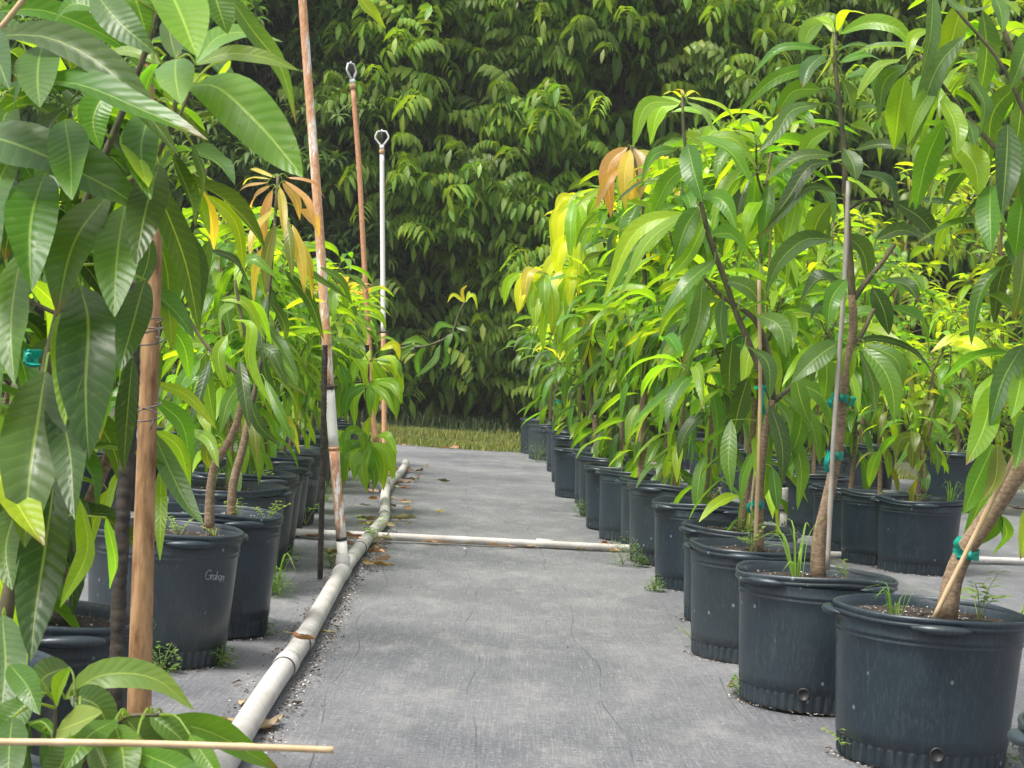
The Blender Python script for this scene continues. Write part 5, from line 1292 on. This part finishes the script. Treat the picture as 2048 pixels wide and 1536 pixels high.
# ------------------------------------------------------------------ weeds
def weed(pos, kind, size, label, seed, col=None):
    r = random.Random(seed); b = MB(); pos = np.asarray(pos, float)
    if kind == 'grass':
        for i in range(r.randint(12, 17)):
            a = r.uniform(0, 6.28); h = size * r.uniform(0.4, 1.1); ln = r.uniform(0.35, 1.3)
            dv = np.array([math.cos(a), math.sin(a), 0])
            C = bez([dv * 0.012, dv * h * 0.35 * ln + [0, 0, h * 0.6], dv * h * ln * 0.75 + [0, 0, h * (0.95 - 0.5 * ln)]], 8)
            leaf(b, C, size * 0.016 + 0.003, np.cross(dv, [0, 0, 1]), jit(col or (0.14, 0.27, 0.04), r), 0.4, 0.0, r, 3, 0, peak=0.45)
    elif kind == 'bush':
        for i in range(int(60 + 1200 * size)):
            a = r.uniform(0, 6.28); q = size * r.random() ** 0.5 * 0.6; z = size * r.random() * (1.1 - q / size)
            p = np.array([q * math.cos(a), q * math.sin(a), z]); l = r.uniform(0.010, 0.021)
            dv = unit([r.gauss(0, 1), r.gauss(0, 1), 0.4])
            C = np.array([p, p + dv * l * 0.5, p + dv * l - [0, 0, l * 0.2]])
            leaf(b, C, l * 0.8, np.cross(dv, [0, 0, 1]), jit(col or (0.10, 0.19, 0.05), r), 0.1, 0.0, r, 3, 0)
        for i in range(8):
            a = r.uniform(0, 6.28); e = np.array([math.cos(a) * size * .4, math.sin(a) * size * .4, size * r.uniform(.4, .9)]); b.tube(bez([(0, 0, 0), e * .5 + [0, 0, .01], e], 4), 0.0011, 4, col=(0.1, 0.15, 0.05), uv=(.1, .5))
    else:                                       # sprout: few stems with paired leaflets
        for i in range(r.randint(3, 6)):
            a = r.uniform(0, 6.28); e = np.array([math.cos(a) * size * r.uniform(.2, .9), math.sin(a) * size * r.uniform(.2, .9), size * r.uniform(0.5, 1)])
            P_ = bez([(0, 0, 0), e * 0.5 + [0, 0, size * .2], e], 6); b.tube(P_, 0.0012, 4, col=(0.16, 0.2, 0.06), uv=(.1, .5))
            for j in range(3, 7):
                for sg in (-1, 1):
                    dv = unit([math.cos(a + sg * 1.4), math.sin(a + sg * 1.4), 0.1]); l = size * r.uniform(0.2, 0.34)
                    C = np.array([P_[j], P_[j] + dv * l * 0.5 + [0, 0, l * .1], P_[j] + dv * l - [0, 0, l * .1]])
                    leaf(b, C, l * 0.5, np.cross(dv, [0, 0, 1]), jit(col or (0.15, 0.26, 0.05), r), 0.1, 0.0, r, 3, 0)
    o = b.build('grass_tuft' if kind == 'grass' else 'weed', M['weed']); o.location = pos; tag(o, label, 'weed', 'weeds in and around the pots')


def inpot(key, dx, dy): q = pots[key]; return (q[0] + dx, q[1] + dy, 0.385)


weed(inpot(('R', 1), -0.06, -0.04), 'grass', 0.30, 'bright grass tuft beside the thick ringed trunk', 1)
weed(inpot(('R', 0), -0.10, -0.02), 'grass', 0.16, 'few bent grass blades in the pot at bottom right', 2)
weed(inpot(('R', 0), 0.14, 0.0), 'sprout', 0.16, 'leafy weed right of the leaning trunk at bottom right', 3)
weed(inpot(('R', 1), 0.10, -0.03), 'sprout', 0.08, 'small sprout right of the thick ringed trunk', 4)
weed(inpot(('R', 2), -0.03, -0.08), 'sprout', 0.11, 'thin upright sprout in front of the bamboo-staked trunk', 5)
weed(inpot(('R', 3), 0.0, -0.06), 'bush', 0.08, 'flat pale weed mat on the soil of the fourth right pot', 6, (0.2, 0.27, 0.1))
weed(inpot(('R', 4), 0.02, -0.05), 'sprout', 0.13, 'reddish seedlings in the fifth right pot', 7, (0.2, 0.14, 0.06))
weed(inpot(('R', 6), 0.15, 0.0), 'sprout', 0.10, 'single seedling in the seventh right pot', 8)
weed(inpot(('R', 11), -0.1, 0), 'grass', 0.10, 'grass blades in the twelfth right pot', 9)
weed(inpot(('R', 14), -0.08, 0), 'bush', 0.16, 'pale leafy weed covering the soil of a far right pot', 10, (0.14, 0.2, 0.08))
weed(inpot(('S', 0), -0.02, -0.05), 'sprout', 0.09, 'feathery weed in the nearest pot of the second right row', 11)
weed(inpot(('S', 0), 0.16, -0.05), 'grass', 0.24, 'tall grass blades in the nearest pot of the second right row', 12)
weed(inpot(('S', 1), 0.0, -0.05), 'grass', 0.07, 'short grass in the second pot of the second right row', 13)
weed(inpot(('S', 7), -0.1, -0.1), 'bush', 0.14, 'leafy weed hanging over the rim in the second right row', 14, (0.13, 0.22, 0.06))
weed(inpot(('L', 0), 0.05, -0.06), 'sprout', 0.09, 'sprouts with notched leaves in the named pot', 15, (0.17, 0.3, 0.04))
weed(inpot(('L', 0), 0.16, 0.0), 'sprout', 0.06, 'tiny reddish sprout at the right of the named pot', 16, (0.2, 0.2, 0.06))
weed(inpot(('L', 1), 0.08, -0.05), 'sprout', 0.09, 'yellow-green seedlings in the second left pot', 17, (0.22, 0.34, 0.04))
weed(inpot(('L', 1), 0.18, 0.0), 'sprout', 0.09, 'seedling pair near the right rim of the second left pot', 18, (0.2, 0.32, 0.04))
weed(inpot(('L', 3), 0.08, 0.0), 'bush', 0.09, 'clover-like weeds in the fourth left pot', 19, (0.17, 0.28, 0.05))
weed(inpot(('L', 3), -0.1, 0.0), 'grass', 0.16, 'grass tuft in the fourth left pot', 20)
weed(inpot(('L', 5), -0.1, 0.0), 'sprout', 0.16, 'dry branching weed in the sixth left pot', 21, (0.2, 0.2, 0.07))
weed(inpot(('N', 0), 0.02, -0.05), 'grass', 0.13, 'grass blades in the lower left pot behind the steel bar', 22)
GW = [((1385, 1290), 'sprout', 0.06, 'small bright weed at the foot of the third right pot'), ((1482, 1385), 'bush', 0.06, 'weed clump at the left foot of the speckled pot'), ((1597, 1408), 'bush', 0.045, 'weed growing from the drain hole of the speckled pot'),
      ((1688, 1505), 'sprout', 0.06, 'bright sprout at the left foot of the biggest pot'), ((1990, 1520), 'bush', 0.08, 'leafy clump at the right foot of the biggest pot'), ((1245, 1128), 'bush', 0.13, 'weed clump between cross pipe end and the right pots'), ((1283, 1130), 'bush', 0.05, 'tiny clump at the foot of the sixth right pot'),
      ((1308, 1180), 'bush', 0.06, 'tiny clump at the left foot of the fifth right pot'), ((1358, 1170), 'bush', 0.06, 'tiny clump at the right foot of the fifth right pot'), ((1163, 1030), 'bush', 0.10, 'clump at the foot of the tenth right pot'), ((1072, 923), 'bush', 0.22, 'ferny clump at the foot of the far right pots'),
      ((327, 1340), 'bush', 0.075, 'dark green clump at the foot of the named pot, beside the pole'), ((447, 1328), 'bush', 0.06, 'scraggly clump at the right foot of the named pot'), ((524, 1262), 'bush', 0.07, 'small clump at the right foot of the second left pot'), ((550, 1185), 'grass', 0.22, 'tall grass tuft at the foot of the third left pot'),
      ((556, 1190), 'bush', 0.09, 'clump under the tall grass by the third left pot'), ((572, 1125), 'bush', 0.09, 'clump at the foot of the fourth left pot'), ((613, 1050), 'sprout', 0.14, 'sprout at the foot of the sixth left pot'), ((655, 1000), 'bush', 0.12, 'clump beyond the writing pot in the left row'),
      ((752, 1090), 'sprout', 0.13, 'weed sprawling where the two pipes cross'), ((663, 1130), 'bush', 0.07, 'small clump left of the nearest riser foot'), ((2030, 1260), 'grass', 0.16, 'grass tuft behind the biggest pot, at the right edge')]
for i, (p_, k_, s_, l_) in enumerate(GW):
    q = gnd(*p_); q = q + np.array([0, -0.02, 0])
    weed(q + np.array([0, -0.015, 0]), k_, s_ * 1.35, l_, 60 + i)

# ------------------------------------------------------------------ fallen leaves and litter
def fallen(pos, size, rz, tilt, seed, label, group, col=(0.3, 0.17, 0.09)):
    r = random.Random(seed); b = MB()
    curl = r.uniform(0.3, 1.0)
    C = bez([(-size / 2, 0, size * 0.10 * curl), (-size * .2, size * .05 * r.uniform(-1, 1), 0.004), (size * .2, size * .08 * r.uniform(-1, 1), 0.006), (size / 2, 0, size * 0.16 * curl)], 10)
    leaf(b, C, size * r.uniform(0.24, 0.4), (0, 1, 0), jit(col, r, 0.3), r.uniform(0.3, 1.0), 0.12, r, 5, r.uniform(-0.8, 0.8))
    b.tube([C[0], C[0] + [-size * 0.14, r.uniform(-.02, .02), 0.004]], 0.0012, 4, col=(0.15, 0.08, 0.04), uv=(.1, .5))
    o = b.build('fallen_leaf', M['dry']); o.location = pos; o.rotation_euler = (tilt, 0, rz)
    tag(o, label, 'leaf', group)


DRY = [(0.42, 0.27, 0.17), (0.32, 0.18, 0.1), (0.22, 0.11, 0.06), (0.5, 0.36, 0.25)]
FL = [((880, 1027), 0.12, 'curled yellow-brown leaf alone on the far half of the path', (0.45, 0.3, 0.08)), ((888, 965), 0.16, 'dark curled leaf on the path far beyond the cross pipe', (0.12, 0.08, 0.06)), ((852, 933), 0.10, 'small reddish leaf near the far end of the path', (0.28, 0.14, 0.08)), ((930, 1100), 0.07, 'small pale crumpled leaf just in front of the cross pipe', (0.4, 0.35, 0.3)),
      ((755, 1100), 0.15, 'broad brown leaf where the two pipes cross', (0.36, 0.17, 0.08)), ((1215, 1098), 0.22, 'red-brown leaf curled against the end of the cross pipe', (0.3, 0.12, 0.06)), ((1165, 1097), 0.12, 'rusty leaf along the cross pipe', (0.35, 0.15, 0.07)), ((1460, 1378), 0.13, 'pinkish dry leaf touching the foot of the speckled pot', (0.38, 0.24, 0.18)),
      ((655, 1270), 0.08, 'tan leaf right of the main pipe halfway along', (0.45, 0.3, 0.2)), ((640, 1258), 0.06, 'smaller tan leaf tucked against the main pipe', (0.45, 0.3, 0.2)), ((545, 1458), 0.17, 'brown curled leaf with long stalk at bottom of the main pipe', (0.36, 0.2, 0.12)), ((455, 1452), 0.10, 'tan leaf left of the main pipe near the bottom', (0.46, 0.28, 0.16)),
      ((485, 1410), 0.07, 'tan leaf propped on the left side of the main pipe', (0.46, 0.28, 0.16)), ((440, 1325), 0.10, 'pale leaf at the foot of the named pot', (0.42, 0.3, 0.2)), ((696, 1090), 0.08, 'tan leaf beside the nearest riser, left of the main pipe', (0.45, 0.28, 0.18)), ((475, 1370), 0.05, 'small dark scrap on the mat left of the main pipe', (0.08, 0.05, 0.04)),
      ((592, 1412), 0.05, 'small dark scrap on the mat right of the main pipe', (0.1, 0.08, 0.07)), ((2035, 1020), 0.22, 'pile-like brown leaf on the mat at the right edge', (0.2, 0.11, 0.07))]
for i, (p_, s_, l_, c_) in enumerate(FL):
    q = gnd(*p_); fallen((q[0], q[1], 0.004), s_, rnd.uniform(0, 6.28), rnd.uniform(-0.2, 0.2), 500 + i, l_, None, c_)
# long dry leaf lying over the main pipe
q = gnd(607, 1290, 0.09)
fallen((q[0], q[1], 0.105), 0.15, -0.9, 0.25, 560, 'long dark red-brown leaf lying over the main pipe', None, (0.14, 0.07, 0.05))
for i in range(70):                                             # litter trapped along the bend of the main pipe
    t = rnd.random(); k = int(t * 40); c = Pc[k] if i % 3 else Pb[min(60, 40 + int(t * 20))]
    sg = rnd.choice((-1, 1)); off = rnd.uniform(0.045, 0.16)
    fallen((c[0] + sg * off, c[1] + rnd.uniform(-0.1, 0.1), 0.006 + rnd.uniform(0, 0.02)), rnd.uniform(0.06, 0.17), rnd.uniform(0, 6.28), rnd.uniform(-1.1, 1.1), 600 + i, f'dry brown litter leaf {"left" if sg < 0 else "right"} of the main pipe, {"beyond" if c[1] > 10.2 else "before"} the cross pipe', 'leaf litter along the main pipe', rnd.choice(DRY))
for i in range(34):
    x = rnd.uniform(-2.2, 2.6); fallen((x, 21.5 + rnd.uniform(-0.35, 0.12), 0.004), rnd.uniform(0.06, 0.16), rnd.uniform(0, 6.28), rnd.uniform(-0.4, 0.4), 700 + i, f'dry leaf on the far edge of the mat, {"left part" if x < -0.8 else "middle part" if x < 0.8 else "right part"} by the grass', 'leaves along the far edge of the mat', rnd.choice(DRY))
for i in range(14):
    t = rnd.random(); c = CP[2] * (1 - t) + CP[4] * t
    fallen((c[0], c[1] - rnd.uniform(0.03, 0.07), 0.004), rnd.uniform(0.05, 0.12), rnd.uniform(-0.5, 0.5), rnd.uniform(-0.3, 0.3), 760 + i, 'dry leaf caught against the near side of the cross pipe', 'leaves along the cross pipe', rnd.choice(DRY))


def debris(name, pts_fn, n, m, label, smin, smax, seed):
    r = random.Random(seed); b = MB()
    for i in range(n):
        c = np.array(pts_fn(r)); s_ = r.uniform(smin, smax)
        b.add(c + np.array([[r.uniform(-1, 1), r.uniform(-1, 1), r.uniform(0, .9)] for _ in range(4)]) * s_, [(0, 1, 2), (0, 2, 3), (0, 3, 1), (1, 3, 2)])
    o = b.build(name, m, smooth=False); tag(o, label, 'debris', kind='stuff')


def along_pipe(r):
    k = r.randint(6, 58); c = Pb[k]; sg = 1 if r.random() < 0.75 else -1
    return (c[0] + sg * (0.042 + abs(r.gauss(0, 0.035))), c[1] + r.uniform(-0.06, 0.06), 0.0)


def round_pots(r):
    key = r.choice([('R', 0), ('R', 1), ('R', 2), ('R', 3), ('R', 4), ('L', 0), ('L', 1), ('L', 2), ('S', 0), ('S', 1), ('S', 2), ('R', 7), ('R', 5)])
    q = pots[key]; a = r.uniform(-3.3, 0.2); R_ = 0.222 * (1.08 if key == ('R', 0) else 1) + abs(r.gauss(0, 0.014))
    return (q[0] + R_ * math.cos(a), q[1] + R_ * math.sin(a), 0.0)


debris('perlite_grit', lambda r: along_pipe(r) if r.random() < 0.5 else round_pots(r), 2600, M['perlite'], 'white perlite grit washed out along the pipe and pot feet', 0.002, 0.0055, 1)
debris('bark_litter', lambda r: along_pipe(r) if r.random() < 0.6 else round_pots(r), 2600, M['crumb'], 'dark bark crumbs beside the main pipe and around pot feet', 0.003, 0.010, 2)
debris('mat_crumbs', lambda r: (r.uniform(-1.6, 1.2), r.uniform(3.5, 16), 0.0), 420, M['crumb'], 'scattered dark crumbs on the open mat of the path', 0.002, 0.007, 3)
debris('mat_grit', lambda r: (r.uniform(-1.6, 1.3), r.uniform(3.5, 14), 0.0), 700, M['perlite'], 'scattered white grit on the open mat of the path', 0.001, 0.0025, 4)

# ------------------------------------------------------------------ haze veil, a volume added to lift the dark tones
m, t, out = mat('haze_veil')
pv = t.nodes.new('ShaderNodeVolumePrincipled'); pv.inputs['Color'].default_value = (0.93, 0.96, 0.95, 1); pv.inputs['Density'].default_value = 0.0008
t.links.new(pv.outputs[0], out.inputs['Volume'])
b = MB(); x0, x1, y0, y1, z0, z1 = -16, 16, -4, 42, -1.05, 13
b.add([(x0, y0, z0), (x1, y0, z0), (x1, y1, z0), (x0, y1, z0), (x0, y0, z1), (x1, y0, z1), (x1, y1, z1), (x0, y1, z1)], [(0, 3, 2, 1), (4, 5, 6, 7), (0, 1, 5, 4), (1, 2, 6, 5), (2, 3, 7, 6), (3, 0, 4, 7)])
tag(b.build('haze', m, smooth=False), 'faint haze veil added to lift the dark tones', 'haze', kind='stuff')
